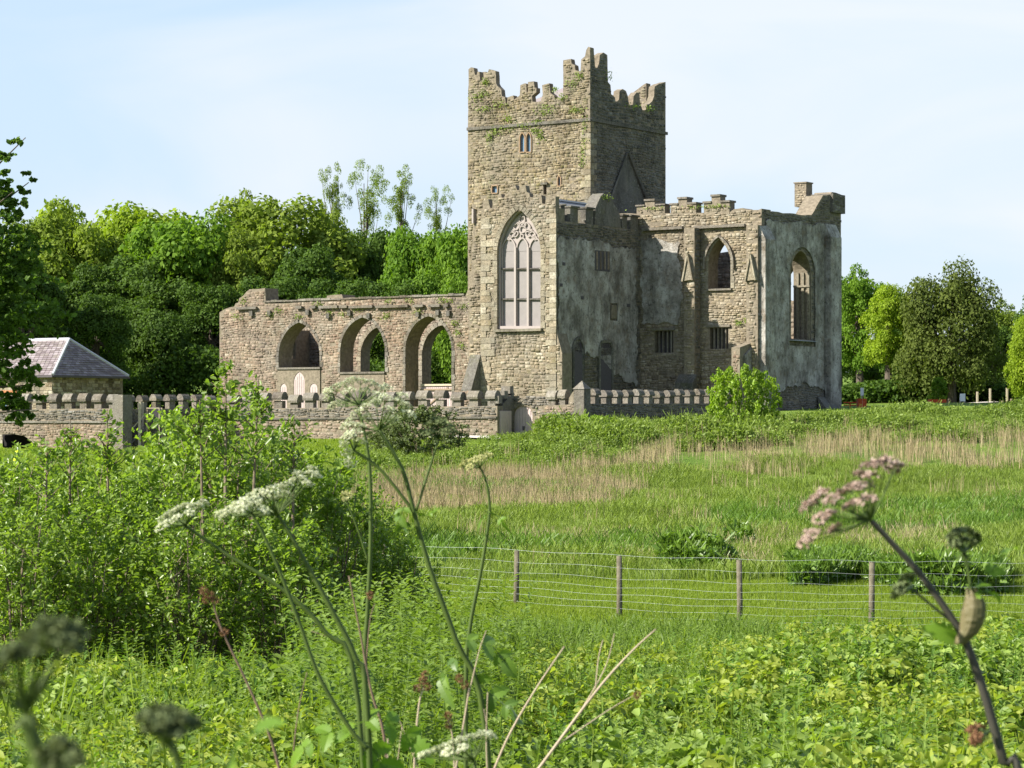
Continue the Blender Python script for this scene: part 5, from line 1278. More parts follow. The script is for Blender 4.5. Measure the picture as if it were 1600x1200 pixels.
# ================================================================ scattered ground cover
def gn_scatter(name, pts, rotz, scl, src_me, label, tilt=.1):
    n = len(pts); me = bpy.data.meshes.new(name); me.vertices.add(n); me.vertices.foreach_set('co', np.asarray(pts, np.float32).ravel())
    rot = np.stack([rng.normal(0, tilt, n), rng.normal(0, tilt, n), rotz], 1).astype(np.float32)
    a = me.attributes.new('rot', 'FLOAT_VECTOR', 'POINT'); a.data.foreach_set('vector', rot.ravel())
    a = me.attributes.new('scl', 'FLOAT', 'POINT'); a.data.foreach_set('value', np.asarray(scl, np.float32)); me.update()
    o = link(name, me, None, None, kind='stuff', label=label)
    src = bpy.data.objects.new(name + '_source', src_me)
    ng = bpy.data.node_groups.new(name, 'GeometryNodeTree')
    ng.interface.new_socket('Geometry', in_out='INPUT', socket_type='NodeSocketGeometry'); ng.interface.new_socket('Geometry', in_out='OUTPUT', socket_type='NodeSocketGeometry')
    nd = ng.nodes; gi = nd.new('NodeGroupInput'); go = nd.new('NodeGroupOutput'); ip = nd.new('GeometryNodeInstanceOnPoints'); oi = nd.new('GeometryNodeObjectInfo')
    oi.inputs[0].default_value = src; oi.inputs['As Instance'].default_value = True
    ra = nd.new('GeometryNodeInputNamedAttribute'); ra.data_type = 'FLOAT_VECTOR'; ra.inputs[0].default_value = 'rot'
    sa = nd.new('GeometryNodeInputNamedAttribute'); sa.data_type = 'FLOAT'; sa.inputs[0].default_value = 'scl'
    l = ng.links.new
    e2r = nd.new('FunctionNodeEulerToRotation'); l(ra.outputs[0], e2r.inputs[0])
    l(gi.outputs[0], ip.inputs['Points']); l(oi.outputs['Geometry'], ip.inputs['Instance']); l(e2r.outputs[0], ip.inputs['Rotation']); l(sa.outputs[0], ip.inputs['Scale']); l(ip.outputs[0], go.inputs[0])
    md = o.modifiers.new('scatter', 'NODES'); md.node_group = ng
    return o
def blades(n, r, h, w, lean=.35, seed=0, hv=.5, bend=.5):
    """tuft of n grass blades within radius r"""
    g = np.random.default_rng(seed); a = g.uniform(0, 2 * np.pi, n); rr = r * np.sqrt(g.random(n)); bx_ = np.cos(a) * rr; by = np.sin(a) * rr
    hh = h * g.uniform(1 - hv, 1.0, n); d = g.uniform(0, 2 * np.pi, n); l = g.random(n) * lean * hh; ww = w * g.uniform(.6, 1.2, n); fa = g.uniform(0, np.pi, n)
    dx, dy = np.cos(d) * l, np.sin(d) * l; wx, wy = np.cos(fa) * ww / 2, np.sin(fa) * ww / 2
    z = np.zeros(n)
    P = [np.stack(p, 1) for p in ((bx_ - wx, by - wy, z - .05), (bx_ + wx, by + wy, z - .05), (bx_ + wx * .8 + dx * .35, by + wy * .8 + dy * .35, hh * .6), (bx_ - wx * .8 + dx * .35, by - wy * .8 + dy * .35, hh * .6), (bx_ + dx + wx * .1, by + dy + wy * .1, hh), (bx_ + dx - wx * .1, by + dy - wy * .1, hh * (1 - .1 * bend)))]
    V = np.stack(P, 1).reshape(-1, 3); i = np.arange(n)[:, None] * 6
    Fc = np.concatenate([i + np.array([[0, 1, 2, 3]]), i + np.array([[3, 2, 4, 5]])], 1).reshape(-1, 4)
    return V, Fc, np.repeat(g.random(n), 2)
def merge(*parts):
    Vs, Fs, Rs, o = [], [], [], 0
    for V, Fc, r in parts: Vs.append(V); Fs.append(Fc + o); Rs.append(r); o += len(V)
    return np.concatenate(Vs), np.concatenate(Fs), np.concatenate(Rs)
def src(name, vfr, m):
    me = mesh_np(name, *vfr); me.materials.append(m); return me
def fan(n, Y0, Y1, x0, x1, dens=None):
    """points spread evenly over the ground between two distances and two picture columns at those distances"""
    Y = np.sqrt(rng.random(n) * (Y1 ** 2 - Y0 ** 2) + Y0 ** 2); x = rng.uniform(x0, x1, n); X = (x - 800) / F * Y
    return X, Y, x
def leafclump(n, r, h, ls, asp, seed, up=.6, shell=True):
    global rng
    keep = rng; rng = np.random.default_rng(seed); a = rng.uniform(0, 2 * np.pi, n); rr = r * np.sqrt(rng.random(n)); zz_ = h * (1 - (rr / r) ** 2 * .6) * (1 - rng.random(n) ** 2 * .6)
    C = np.stack([np.cos(a) * rr, np.sin(a) * rr, zz_], 1); nn = unit(rand_dirs(n) * .8 + np.array([0, 0, up]) + unit(C) * .3)
    out = leaves_np(C, nn, ls * rng.uniform(.5, 1.3, n), asp, True, .3); rng = keep; return out
inr = lambda X, Y, Z: np.stack([X, Y, Z], 1)
def patchy(X, Y, f, s=0): return .5 + .25 * (np.sin(X * f + 2.1 * np.sin(Y * f * .7 + s)) + np.sin(Y * f * 1.1 + 1.7 * np.sin(X * f * .8 + s + 1)))
# 1 mixed cover in the foreground
def weed(seed, n=36, h=.75, ls=.075, asp=.33):
    g = np.random.default_rng(seed); z = np.linspace(.1, 1, n) * h; a = g.uniform(0, 6.28, n); s = ls * (1.2 - z / h * .6)
    C = np.stack([np.cos(a) * s * .55, np.sin(a) * s * .55, z], 1); al = np.stack([np.cos(a), np.sin(a), np.full(n, .35)], 1); nn = unit(np.stack([-np.cos(a) * .35, -np.sin(a) * .35, np.ones(n)], 1))
    lv = leaves_np(C, nn, s, asp, True, .3, along=al, rnd=g.random(n)); b = blades(2, .004, h, .007, .02, seed, .05); return merge(lv, b)
M['bramble2'] = leafm('yellow_green_leaf', (.17, .22, .02), (.36, .42, .07), .45, .55, .3)
M['nettle'] = leafm('nettle_leaf', (.07, .15, .02), (.18, .30, .045), .42, .5, .35)
def slope_h(X, Y): return .26 * smooth(((X / Y * F + 800) - 1000) / 350) * smooth((Y - 11) / 8) + .26 * patchy(X, Y, 1.3) + .16 * patchy(X, Y, 3.1, 2)
for nm, cnt, sd_, f_, lo_p, srcv, mt, lb in (
    ('bramble_cover', 5600, 0, .9, .0, leafclump(130, .26, .4, .068, .62, 31, .6), 'bramble', 'light green bramble leaves covering the near slope'),
    ('raspberry_cover', 3400, 3, .8, .42, leafclump(110, .24, .46, .062, .58, 32, .5), 'bramble2', 'yellow green raspberry leaves in patches over the near slope'),
    ('nettle_cover', 2600, 6, .7, .5, merge(weed(45, 30, .55, .07, .36), leafclump(50, .2, .3, .05, .4, 33, .4)), 'nettle', 'darker nettle patches over the near slope')):
    X, Y, x = fan(int(cnt * 1.45), 9.2, 26, -650, 2400); kp = patchy(X, Y, f_, sd_) > lo_p
    kp &= ~((x > 560) & (x < 900) & (Y > 16) & (rng.random(len(Y)) < .6))
    X, Y = X[kp], Y[kp]; Z = terr(X, Y) + slope_h(X, Y) - .14
    gn_scatter(nm, inr(X, Y, Z), rng.uniform(0, 6.28, len(X)), rng.uniform(.6, 1.3, len(X)), src(nm, srcv, M[mt]), lb, .25)
X, Y, x = fan(1100, 8, 27, -200, 1800); Z = terr(X, Y)
gn_scatter('slope_grass', inr(X, Y, Z + slope_h(X, Y) * .5), rng.uniform(0, 6.28, len(X)), rng.uniform(.6, 1.3, len(X)), src('sg', blades(10, .2, .55, .007, .6, 15), M['mown']), 'thin bright grass blades standing among the brambles', .2)
# taller single weeds through it
X, Y, x = fan(1000, 9, 27, -200, 1800); Z = terr(X, Y)
gn_scatter('nettle_stems', inr(X, Y, Z + slope_h(X, Y) * .4), rng.uniform(0, 6.28, len(X)), rng.uniform(.6, 1.2, len(X)), src('ns', weed(41), M['weed']), 'upright leafy nettle and willowherb stems among the brambles', .15)
X, Y, x = fan(430, 13, 24, 480, 800); Z = terr(X, Y)
gn_scatter('tall_nettles', inr(X, Y, Z), rng.uniform(0, 6.28, len(X)), rng.uniform(.35, 1.15, len(X)), src('tn', weed(47, 54, 1.25, .095, .42), M['weed']), 'tall leafy nettles right of the willow shrubs', .12)
# 2 rough weeds band between the shrubs and the mown strip
X, Y, x = fan(12000, 19, 40, 300, 2300)
lim = np.interp(x, [380, 700, 1150, 1260, 1400, 1750], [40, 40, 38.5, 33, 25, 24]); k_ = Y < lim + rng.normal(0, .5, len(Y)); X, Y = X[k_], Y[k_]; Z = terr(X, Y)
gn_scatter('rough_weeds', inr(X, Y, Z - .04), rng.uniform(0, 6.28, len(X)), rng.uniform(.5, 1.2, len(X)) * (.55 + .7 * patchy(X, Y, .9)), src('rw', merge(weed(43, 46, .62, .07, .3), weed(44, 30, .45, .08, .4), blades(26, .22, .6, .009, .5, 5)), M['weed']), 'rough green weeds between the brambles and the wire fence')
# 3 mown strip
X, Y, x = fan(20000, 26, 56, 450, 2300); k_ = ~((Y < np.interp(x, [380, 700, 1150, 1260, 1400, 1750], [40, 40, 38.5, 33, 25, 24]) - .5)); X, Y = X[k_], Y[k_]; Z = terr(X, Y)
gn_scatter('mown_grass', inr(X, Y, Z), rng.uniform(0, 6.28, len(X)), rng.uniform(.6, 1.3, len(X)), src('mg', blades(110, .3, .1, .009, .6, 6), M['mown']), 'bright short grass on both sides of the wire fence')
# 4 ditch vegetation
pts = []
for (x0, x1, Y0, Y1, n) in ((1245, 1545, 53, 57.5, 1300), (1040, 1130, 58, 62, 120), (960, 1200, 62, 66, 60), (560, 800, 60, 64, 120)):
    X, Y, x = fan(n, Y0, Y1, x0, x1); pts.append(np.stack([X, Y], 1))
P_ = np.concatenate(pts); P_[:, 1] += 1.4 * np.sin(P_[:, 0] * 1.1) + .7 * np.sin(P_[:, 0] * 2.7); P_ = P_[patchy(P_[:, 0], P_[:, 1], 1.1, 3) + rng.normal(0, .12, len(P_)) > .36]; Z = terr(P_[:, 0], P_[:, 1])
gn_scatter('ditch_plants', inr(P_[:, 0], P_[:, 1], Z - .05), rng.uniform(0, 6.28, len(P_)), rng.uniform(.4, 1.15, len(P_)) * (.35 + .9 * patchy(P_[:, 0], P_[:, 1], .8, 3)), src('dp', merge(leafclump(70, .32, .75, .2, .4, 51, .4), blades(30, .3, .9, .02, .5, 7)), M['dock']), 'lush dark docks and rank growth along the ditch behind the fence')
# 5 meadow
X, Y, x = fan(17000, 55, 104, 380, 1800); Z = terr(X, Y)
gn_scatter('meadow_grass', inr(X, Y, Z), rng.uniform(0, 6.28, len(X)), rng.uniform(.5, 1.2, len(X)) * (.35 + 1.0 * patchy(X, Y, .6, 1)), src('me', blades(60, .38, .5, .02, .5, 8), M['grass']), 'long olive green meadow grass on the rising field')
X, Y, x = fan(2600, 58, 100, 380, 1800); kk = patchy(X, Y, .22, 5) > .58; X, Y = X[kk], Y[kk]; Z = terr(X, Y)
gn_scatter('lush_grass', inr(X, Y, Z), rng.uniform(0, 6.28, len(X)), rng.uniform(.7, 1.3, len(X)), src('lg', blades(70, .45, .6, .025, .6, 9), M['lush']), 'patches of darker lush grass in the meadow')
# 6 dry reeds
X, Y, x = fan(12000, 70, 118, 560, 1850)
up = np.interp(x, [560, 800, 960, 1020, 1200, 1850], [101, 102, 104, 111, 113, 114]); lo_ = np.interp(x, [560, 960, 1000, 1060, 1180, 1850], [79, 81, 97, 103, 101, 101])
pr = np.where((Y < up) & (Y > lo_), np.where(x < 980, .95, .38), .03) * np.where(patchy(X, Y, .8, 9) > .38, 1, .15)
kk = rng.random(len(Y)) < pr * .8; X, Y = X[kk], Y[kk]; Z = terr(X, Y)
gn_scatter('dry_reeds', inr(X, Y, Z), rng.uniform(0, 6.28, len(X)), rng.uniform(.7, 1.2, len(X)), src('dr', blades(20, .5, .95, .017, .3, 10, .7), M['reed']), 'straw coloured dry reeds standing across the upper field', .04)
X, Y, x = fan(450, 57, 70, 760, 1500); Z = terr(X, Y)
gn_scatter('dry_grass', inr(X, Y, Z), rng.uniform(0, 6.28, len(X)), rng.uniform(.35, .6, len(X)), src('dg', blades(22, .4, 1.15, .02, .3, 11, .45), M['reed']), 'thin straw coloured grass behind the fence')
# 7 scrub on the bank
X, Y, x = fan(9500, 104, 150, 560, 1850)
lo_ = np.interp(x, [560, 700, 960, 1020, 1850], [103, 104, 106, 110, 112]); hi_ = np.interp(x, [560, 775, 900, 920, 1130, 1200, 1330, 1400, 1850], [112, 120, 120.5, 121, 130, 135, 134, 136, 138])
kk = (Y > lo_) & (Y < hi_); X, Y = X[kk], Y[kk]; Z = terr(X, Y)
gn_scatter('bank_scrub', inr(X, Y, Z - .1), rng.uniform(0, 6.28, len(X)), rng.uniform(.4, 1.0, len(X)) * (.25 + 1.15 * patchy(X, Y, .8, 4)) * np.where(Y > 127, .6, np.where((X < 12) & (X > 1.5) & (Y > 107), 1.25, np.where((X <= 1.5) & (Y > 111), .5, 1))), src('bs', merge(leafclump(120, .6, .75, .13, .6, 61, .4), blades(16, .5, .95, .02, .5, 12)), M['scrub']), 'low tangled bramble scrub on the bank below the chancel')
# lawn on the left in front of the wall
X, Y, x = fan(5000, 92, 134, -150, 700); kk = Y < np.interp(x, [-150, 200, 340, 700], [133, 128, 131, 124]); X, Y = X[kk], Y[kk]; Z = terr(X, Y)
gn_scatter('lawn_grass', inr(X, Y, Z), rng.uniform(0, 6.28, len(X)), rng.uniform(.6, 1.2, len(X)), src('lw', blades(60, .45, .14, .03, .6, 13), M['mown']), 'short bright lawn between the shrubs and the crenellated wall')

# ================================================================ wire fence
FG_ = 'round timber posts of the wire fence'
fz = lambda x: np.interp(x, [560, 807, 968, 1156, 1362, 1700], [-2.52, -2.475, -2.475, -2.47, -2.47, -2.47])
fY = lambda x: np.interp(x, [560, 807, 968, 1156, 1362, 1700], [51.5, 47.9, 45.9, 44.6, 44.0, 43.4])
FN = empty('wire_fence', (at(1156, 900, 44.6).x, 44.6, float(terr(4.05, 44.6))), 'stock wire fence on round timber posts crossing the mown grass', 'fence')
for x in (600, 807, 968, 1156, 1362, 1640):
    Yp = float(fY(x)); Xp = (x - 800) / F * Yp; g = float(terr(Xp, Yp)); zt_ = float(fz(x)) - .03 + random.uniform(-.01, .02)
    mb = MB(); r = .053; mb.tube([(Xp - .01, Yp, g - .3), (Xp, Yp, g + .4), (Xp + random.uniform(-.015, .015), Yp, zt_)], [r * 1.05, r, r * .95], 12); mb.build('fence_post', M['post'], FN, True)
xs_f = np.concatenate([np.linspace(560, 1700, 60)])
for k, dz in enumerate((-.02, -.24, -.44, -.6, -.74, -.87, -1.0, -1.13)):
    pts = []
    for x in xs_f:
        Yp = float(fY(x)); sag = .015 * math.sin(x * .035 + k); pts.append(((x - 800) / F * Yp, Yp - .06, float(fz(x)) + dz + sag))
    mb = MB(); mb.tube(pts, .0016 if k else .0019, 4); mb.build('fence_wire', M['wire'], FN)
mb = MB(); Xs = np.arange((560 - 800) / F * 51, 10, .15)
for X0 in Xs:
    x = 800 + X0 / 45.5 * F
    Yp = float(fY(x)); X1 = X0; mb.tube([(X1, Yp - .06, float(fz(x)) - .24), (X1, Yp - .06, float(fz(x)) - 1.13)], .0010, 3, cap=False)
mb.build('mesh_wire', M['wire'], FN, kind='stuff')
p = at(990, 925, 60); mb = MB(); mb.tube([(p.x, p.y, float(terr(p.x, p.y)) - .2), (p.x, p.y, (HY - 905) / F * 60)], .07, 8)
mb.build('short_stump_post', M['post'], None, label='short weathered post standing in the ditch behind the fence', category='post')

# ================================================================ far right furniture
def boxpost(name, x, Y, yb, yt, w, m, label, cat, group=None):
    p = at(x, yb, Y); mb = MB(); g = float(terr(p.x, Y)); zt_ = (HY - yt) / F * Y; bx(mb, p.x, Y, (g - .1 + zt_) / 2, w, w, zt_ - g + .1); o = mb.build(name, m, None, label=label, category=cat)
    if group: o['group'] = group
    return o
def planter(x, Y, yb, yt, wpx, label):
    p = at(x, yb, Y); w = wpx / F * Y; zt_ = (HY - yt) / F * Y; g = (HY - yb) / F * Y - .5
    o = empty('wooden_planter', (p.x, Y, g), label, 'planter', 'red wooden planters')
    n = 6
    for i in range(n): mb = MB(); bx(mb, p.x - w / 2 + (i + .5) * w / n, Y - .45, (g + zt_) / 2, w / n - .02, .05, zt_ - g); mb.build('board', M['redpaint'], o)
    for s in (-1, 1): mb = MB(); bx(mb, p.x + s * (w / 2 - .03), Y, (g + zt_) / 2, .05, .84, zt_ - g - .01); mb.build('side_panel', M['redpaint'], o)
    mb = MB(); bx(mb, p.x, Y, zt_ - .08, w - .12, .8, .04); mb.build('soil', M['darkwood_shade'], o)
    return p, w, zt_
RY = 160
planter(1346, 152, 642, 623, 13, 'small square orange red planter beside the chancel foot')
P2, w2, z2 = planter(1464, 165, 634, 624, 26, 'wide red planter holding a young tree')
pb = shrub_proto('p', .5, 1.4, 90, 1500, .12, 71, .6, .7, 4); pb[0].materials.append(T[3]); pb[1].materials.append(M['twig'])
o = empty('potted_tree', (P2.x + .1, P2.y, z2 - .06), 'young light green tree growing in the wide red planter', 'tree'); link('foliage', pb[0], None, o); link('stems', pb[1], None, o)
n = 500; C = np.stack([rng.uniform(-w2 / 2, w2 / 2, n), rng.uniform(-.4, .4, n), rng.uniform(0, .3, n)], 1); V, Fc, r = leaves_np(C, unit(rand_dirs(n) + np.array([0, 0, .6])), rng.uniform(.08, .18, n), .6, False)
o = link('planter_flowers', mesh_np('planter_flowers', V, Fc, r), M['brightbush'], None, label='pale leafy bedding plants filling the wide red planter', category='plant', kind='thing'); o.location = (P2.x, P2.y, z2 - .05)
# notice boards
def notice(x, Y, y0, y1, wpx, label, ypost):
    p = at(x, y0, Y); w = wpx / F * Y; zt_, zb_ = (HY - y0) / F * Y, (HY - y1) / F * Y; g = float(terr(p.x, Y))
    o = empty('notice_board', (p.x, Y, g), label, 'sign'); mb = MB(); bx(mb, p.x, Y, (zt_ + zb_) / 2, w, .05, zt_ - zb_); mb.build('sign_panel', M['white'], o)
    for s in ((-1, 1) if wpx > 7 else (0,)): mb = MB(); bx(mb, p.x + s * w * .4, Y + .06, (zb_ + g) / 2 + .1, .07, .06, zb_ - g + .3); mb.build('leg', M['palewood'], o)
notice(1504, 160, 615, 627, 8.5, 'small white notice board at the start of the pale path', 632)
notice(1347, 154, 606, 618, 5, 'narrow pale sign on a post behind the orange red planter', 625)
for i, (x, yt, yb) in enumerate(((1527, 612, 632), (1547, 607, 628), (1573.5, 606, 627))):
    boxpost('path_post', x, 178, yb + 4, yt, .13, M['palewood'], ('left', 'middle', 'right')[i] + 'most tall pale post standing behind the gravel path' if i != 1 else 'middle tall pale post standing behind the gravel path', 'post', 'tall pale posts by the path')
for i, (x, yt) in enumerate(((1553, 626), (1566, 626), (1580, 623))):
    boxpost('low_path_post', x, 163, 634, yt, .1, M['wood'], ('first short brown post from the left before the gravel path', 'second short brown post from the left before the gravel path', 'third short brown post from the left before the gravel path')[i], 'post', 'short brown posts by the path')
rb = empty('low_red_rail', (at(1329, 630, 152).x, 152, .6), 'low red rail between the chancel foot and the planter', 'rail')
for y in (629, 633): a, b = at(1318, y, 152), at(1338, y, 152); mb = MB(); mb.tube([a, b], .04, 5); mb.build('rail', M['redpaint'], rb)
a = at(1328, 629, 152); mb = MB(); mb.tube([a, (a.x, 152, .3)], .05, 5); mb.build('post', M['redpaint'], rb)

# ================================================================ foreground hogweed and dead stems
def ptsY(pts): return [at(x, y, Y) for (x, y, Y) in pts]
def smoothpts(P, n=4):
    out = []
    for i in range(len(P) - 1):
        p0, p1, p2, p3 = P[max(i - 1, 0)], P[i], P[i + 1], P[min(i + 2, len(P) - 1)]
        for k in range(n):
            t = k / n; out.append(.5 * ((2 * p1) + (p2 - p0) * t + (2 * p0 - 5 * p1 + 4 * p2 - p3) * t * t + (3 * p1 - p0 - 3 * p2 + p3) * t ** 3))
    out.append(P[-1]); return out
def stem(px, r0, r1, m, parent, name='stem', n=8):
    P = smoothpts(ptsY(px)); k = len(P); r0 *= .78; r1 *= .8; mb = MB(); mb.tube(P, [r0 + (r1 - r0) * i / (k - 1) for i in range(k)], n); return mb.build(name, m, parent, True)
def umbellet(c, nrm, rad, m, parent, n=46, fs=.006, dome=.45, ped=True):
    """a flat head of tiny flowers on fine stalks"""
    nrm = Vector(nrm).normalized(); a = nrm.orthogonal().normalized(); b = nrm.cross(a); c = Vector(c)
    ang = rng.uniform(0, 2 * np.pi, n); rr = rad * np.sqrt(rng.random(n)); C = []
    mb = MB(); base = c - nrm * rad * .8
    for i in range(n):
        p = c + (a * math.cos(ang[i]) + b * math.sin(ang[i])) * rr[i] + nrm * (rad * dome * (1 - (rr[i] / rad) ** 2) + random.uniform(-.1, .1) * rad)
        C.append(p)
        if ped and i % 3 == 0: mb.tube([base, p], rad * .022, 3, cap=False)
    C = np.array(C); nn = unit(rand_dirs(n * 2) * .7 + np.array(nrm)); C2 = np.concatenate([C, C + rng.normal(0, fs * .4, C.shape)])
    o = wloc(parent); V, Fc, r = leaves_np(C2 - np.array(o), nn, fs * rng.uniform(.8, 1.4, n * 2), .85, True, .5)
    uo = link('umbellet', mesh_np('umbellet', V, Fc, r), m, parent, kind='stuff')
    if mb.v:
        so_ = mb.build('pedicels', M['stemg'], parent, kind='stuff')
def umbel(hub, heads, Y, m, parent, hr=.02, rays=M['stemg'], fs=.0046, nf=38, rr=.0018, dome=.45, out=None, extra=.25):
    """hub px, heads = list of px (x,y[,dY]); rays from the hub to each head"""
    hubp = at(hub[0], hub[1], Y); mb = MB(); cs = []
    for h in heads:
        dY = h[2] if len(h) > 2 else random.uniform(-extra, extra) * .35
        c = at(h[0], h[1], Y + dY); d = (c - hubp); mid = hubp.lerp(c, .5) + Vector((0, 0, -.04 * d.length)) ; cs.append((c, d))
        mb.tube([hubp, mid, c - d.normalized() * hr * .5], [rr * 1.5, rr, rr * .8], 4, cap=False)
    for i in range(8):
        a = random.uniform(0, 6.28); e = hubp + Vector((math.cos(a) * .012, math.sin(a) * .012, -.012)); mb.tube([hubp, e], [.001, .0004], 3)
    um = mb.build('umbel', rays, parent, True)
    for c, d in cs: umbellet(c, d.normalized() * .6 + Vector((0, 0, .7 if out is None else out)), hr * random.uniform(.8, 1.15), m, um, nf, fs, dome)
    return um
def biglea(pts, Y, m, parent, wob=.02, name='leaf', lobes=True):
    """deeply lobed and toothed leaf along a px centre line with px half widths"""
    k = Y / F; C = [at(x, y, Y + random.uniform(-.02, .02)) for x, y, w in pts]; n = len(pts); mb = MB()
    tot = sum((C[i + 1] - C[i]).length for i in range(n - 1)); wmax = max(p[2] for p in pts) * k
    def lobe(base, d, L_, W_2, nrm):
        s_ = d.cross(nrm).normalized(); teeth = 5; left = []; right = []
        for j in range(teeth * 2 + 1):
            t = j / (teeth * 2); w = W_2 * math.sin(math.pi * min(1, t * .9 + .12)) ** .7 * (1.12 if j % 2 else .72)
            c = base + d * (L_ * t) + nrm * (-.25 * L_ * t * t); left.append(c + s_ * w + nrm * w * .25); right.append(c - s_ * w + nrm * w * .25)
        mid = [base + d * (L_ * j / (teeth * 2)) + nrm * (-.25 * L_ * (j / (teeth * 2)) ** 2) for j in range(teeth * 2 + 1)] + [base + d * L_ * 1.1 + nrm * (-.3 * L_)]
        vs = []; fs = []
        for j in range(teeth * 2 + 1): vs += [left[j], mid[j], right[j]]
        vs.append(mid[-1])
        for j in range(teeth * 2): a = j * 3; fs += [(a, a + 1, a + 4, a + 3), (a + 1, a + 2, a + 5, a + 4)]
        a = teeth * 6; fs += [(a, a + 1, a + 3), (a + 1, a + 2, a + 3)]
        mb.add(vs, fs, random.random())
    nrm = Vector((random.uniform(-.8, -.1), -.55, .65)).normalized()
    if not lobes:
        d = (C[-1] - C[0]); lobe(C[0], d.normalized(), d.length, wmax, (nrm - d.normalized() * nrm.dot(d.normalized())).normalized())
    else:
        for i in range(n - 1):
            d = (C[i + 1] - C[i]); dn = d.normalized(); nn_ = (nrm - dn * nrm.dot(dn)).normalized(); sd_ = dn.cross(nn_)
            w = pts[i + 1][2] * k
            if i < n - 2:
                for sg in (-1, 1):
                    dd = (dn * .65 + sd_ * sg).normalized(); lobe(C[i] + d * .5, dd, max(w, .3 * wmax) * 1.15, max(w, .3 * wmax) * .42, nn_)
            else: lobe(C[i] - d * .3, dn, d.length * 1.5 + wmax * .3, wmax * .5, nn_)
        mb.tube([C[0]] + C[1:-1], .0015 * Y / 6, 4)
    return mb.build(name, m, parent, False)
def plant(name, x, Y, label, cat='wildflower', group='hogweed plants in the foreground'):
    X = (x - 800) / F * Y; return empty(name, (X, Y, float(terr(X, Y))), label, cat, group)
gnd = lambda x, Y: HY - float(terr((x - 800) / F * Y, Y)) / Y * F      # pixel row of the ground at x, Y
YM = 6.5
# plant A: the tall one with two heads, forked
A1 = plant('hogweed_plant', 760, YM, 'tallest hogweed, its forked stem carrying cream heads before the third nave arch')
stem([(790, gnd(790, YM) + 10, YM), (760, 1150, YM), (712, 1000, YM), (672, 890, YM), (648, 805, YM), (632, 742, YM), (610, 700, YM), (592, 672, YM)], .011, .005, M['stemg'], A1)
stem([(645, 798, YM), (618, 762, YM), (588, 728, YM), (553, 704, YM)], .006, .0045, M['stemg'], A1)
stem([(650, 800, YM), (668, 742, YM), (685, 688, YM)], .0045, .003, M['stemg'], A1)
umbel((592, 672), [(545, 660), (558, 646), (572, 636), (588, 628), (602, 622), (620, 626), (634, 634), (640, 648), (628, 618), (575, 652), (606, 640), (560, 668), (545, 680), (612, 655)], YM, M['floret'], A1, .019)
umbel((553, 704), [(541, 668), (544, 682), (538, 694), (543, 708), (548, 722), (556, 676), (562, 690), (552, 664), (566, 668)], YM, M['floret'], A1, .019)
umbel((685, 685), [(672, 664), (680, 658), (690, 660), (699, 666), (676, 676), (694, 676), (704, 674), (668, 676)], YM, M['budf'], A1, .014, fs=.006)
biglea([(632, 790, 4), (628, 800, 14), (624, 812, 20), (630, 826, 14), (640, 835, 4)], YM, M['dock'], A1)
biglea([(650, 800, 3), (664, 806, 8), (678, 800, 7), (686, 792, 2)], YM, M['hogleaf'], A1)
for l in ([(720, 1000, 4), (745, 1002, 20), (770, 1010, 26), (790, 1035, 18), (800, 1050, 4)], [(735, 1040, 5), (755, 1075, 22), (780, 1095, 26), (800, 1110, 18), (806, 1125, 3)], [(720, 1020, 4), (700, 1045, 18), (690, 1070, 20), (700, 1095, 4)]): biglea(l, YM, M['dock'], A1)
# plant B: upright straight one
B1_ = plant('hogweed_plant', 572, YM + .5, 'upright hogweed whose round cream head stands before the second nave arch'); Yb = YM + .5
stem([(572, gnd(572, Yb) + 10, Yb), (570, 1080, Yb), (574, 960, Yb), (579, 850, Yb), (578, 740, Yb), (570, 680, Yb), (560, 634, Yb)], .010, .0045, M['stemg'], B1_)
umbel((560, 632), [(516, 620), (524, 606), (538, 600), (550, 594), (564, 596), (578, 598), (590, 604), (603, 606), (585, 618), (520, 634), (532, 630), (545, 612), (570, 612), (588, 628), (596, 618), (512, 612)], Yb, M['floret'], B1_, .019)
stem([(576, 880, Yb), (560, 830, Yb), (541, 782, Yb)], .004, .0025, M['stemg'], B1_)
umbel((541, 782), [(536, 774), (541, 770), (546, 775), (538, 780)], Yb, M['yfloret'], B1_, .008, fs=.005, nf=24)
# plant C: large tilted cream head
C1 = plant('hogweed_plant', 590, 5.6, 'hogweed with the largest flat cream head, tilted over the shrubs'); Yc = 5.6
stem([(600, gnd(600, Yc) + 10, Yc), (575, 1130, Yc), (556, 1030, Yc), (522, 960, Yc), (478, 880, Yc), (447, 825, Yc), (434, 806, Yc)], .010, .0045, M['stemg'], C1)
umbel((434, 804), [(345, 803), (356, 797), (368, 790), (380, 783), (392, 776), (404, 770), (414, 772), (424, 766), (436, 762), (448, 758), (460, 752), (472, 748), (484, 740), (492, 743), (480, 756), (395, 790), (380, 796), (410, 782), (430, 778), (445, 772), (372, 804), (466, 742), (488, 734)], Yc, M['floret'], C1, .015, nf=40, fs=.0045)
umbel((393, 802), [(352, 806), (364, 800), (376, 796), (388, 790), (402, 792), (414, 798), (398, 782), (380, 788)], Yc - .15, M['floret'], C1, .015)
stem([(575, 1170, Yc - .15), (548, 1140, Yc - .15), (500, 1060, Yc - .15), (470, 980, Yc - .15), (440, 900, Yc - .15), (410, 832, Yc - .15), (393, 803, Yc - .15)], .007, .004, M['stemg'], C1)
for l in ([(560, 1130, 5), (590, 1120, 26), (620, 1135, 32), (650, 1160, 24), (665, 1180, 4)], [(560, 1150, 5), (530, 1140, 24), (500, 1150, 30), (470, 1175, 20), (455, 1190, 3)], [(575, 1160, 6), (590, 1180, 30), (600, 1205, 34), (605, 1230, 10)]): biglea(l, Yc, M['hogleaf'], C1)
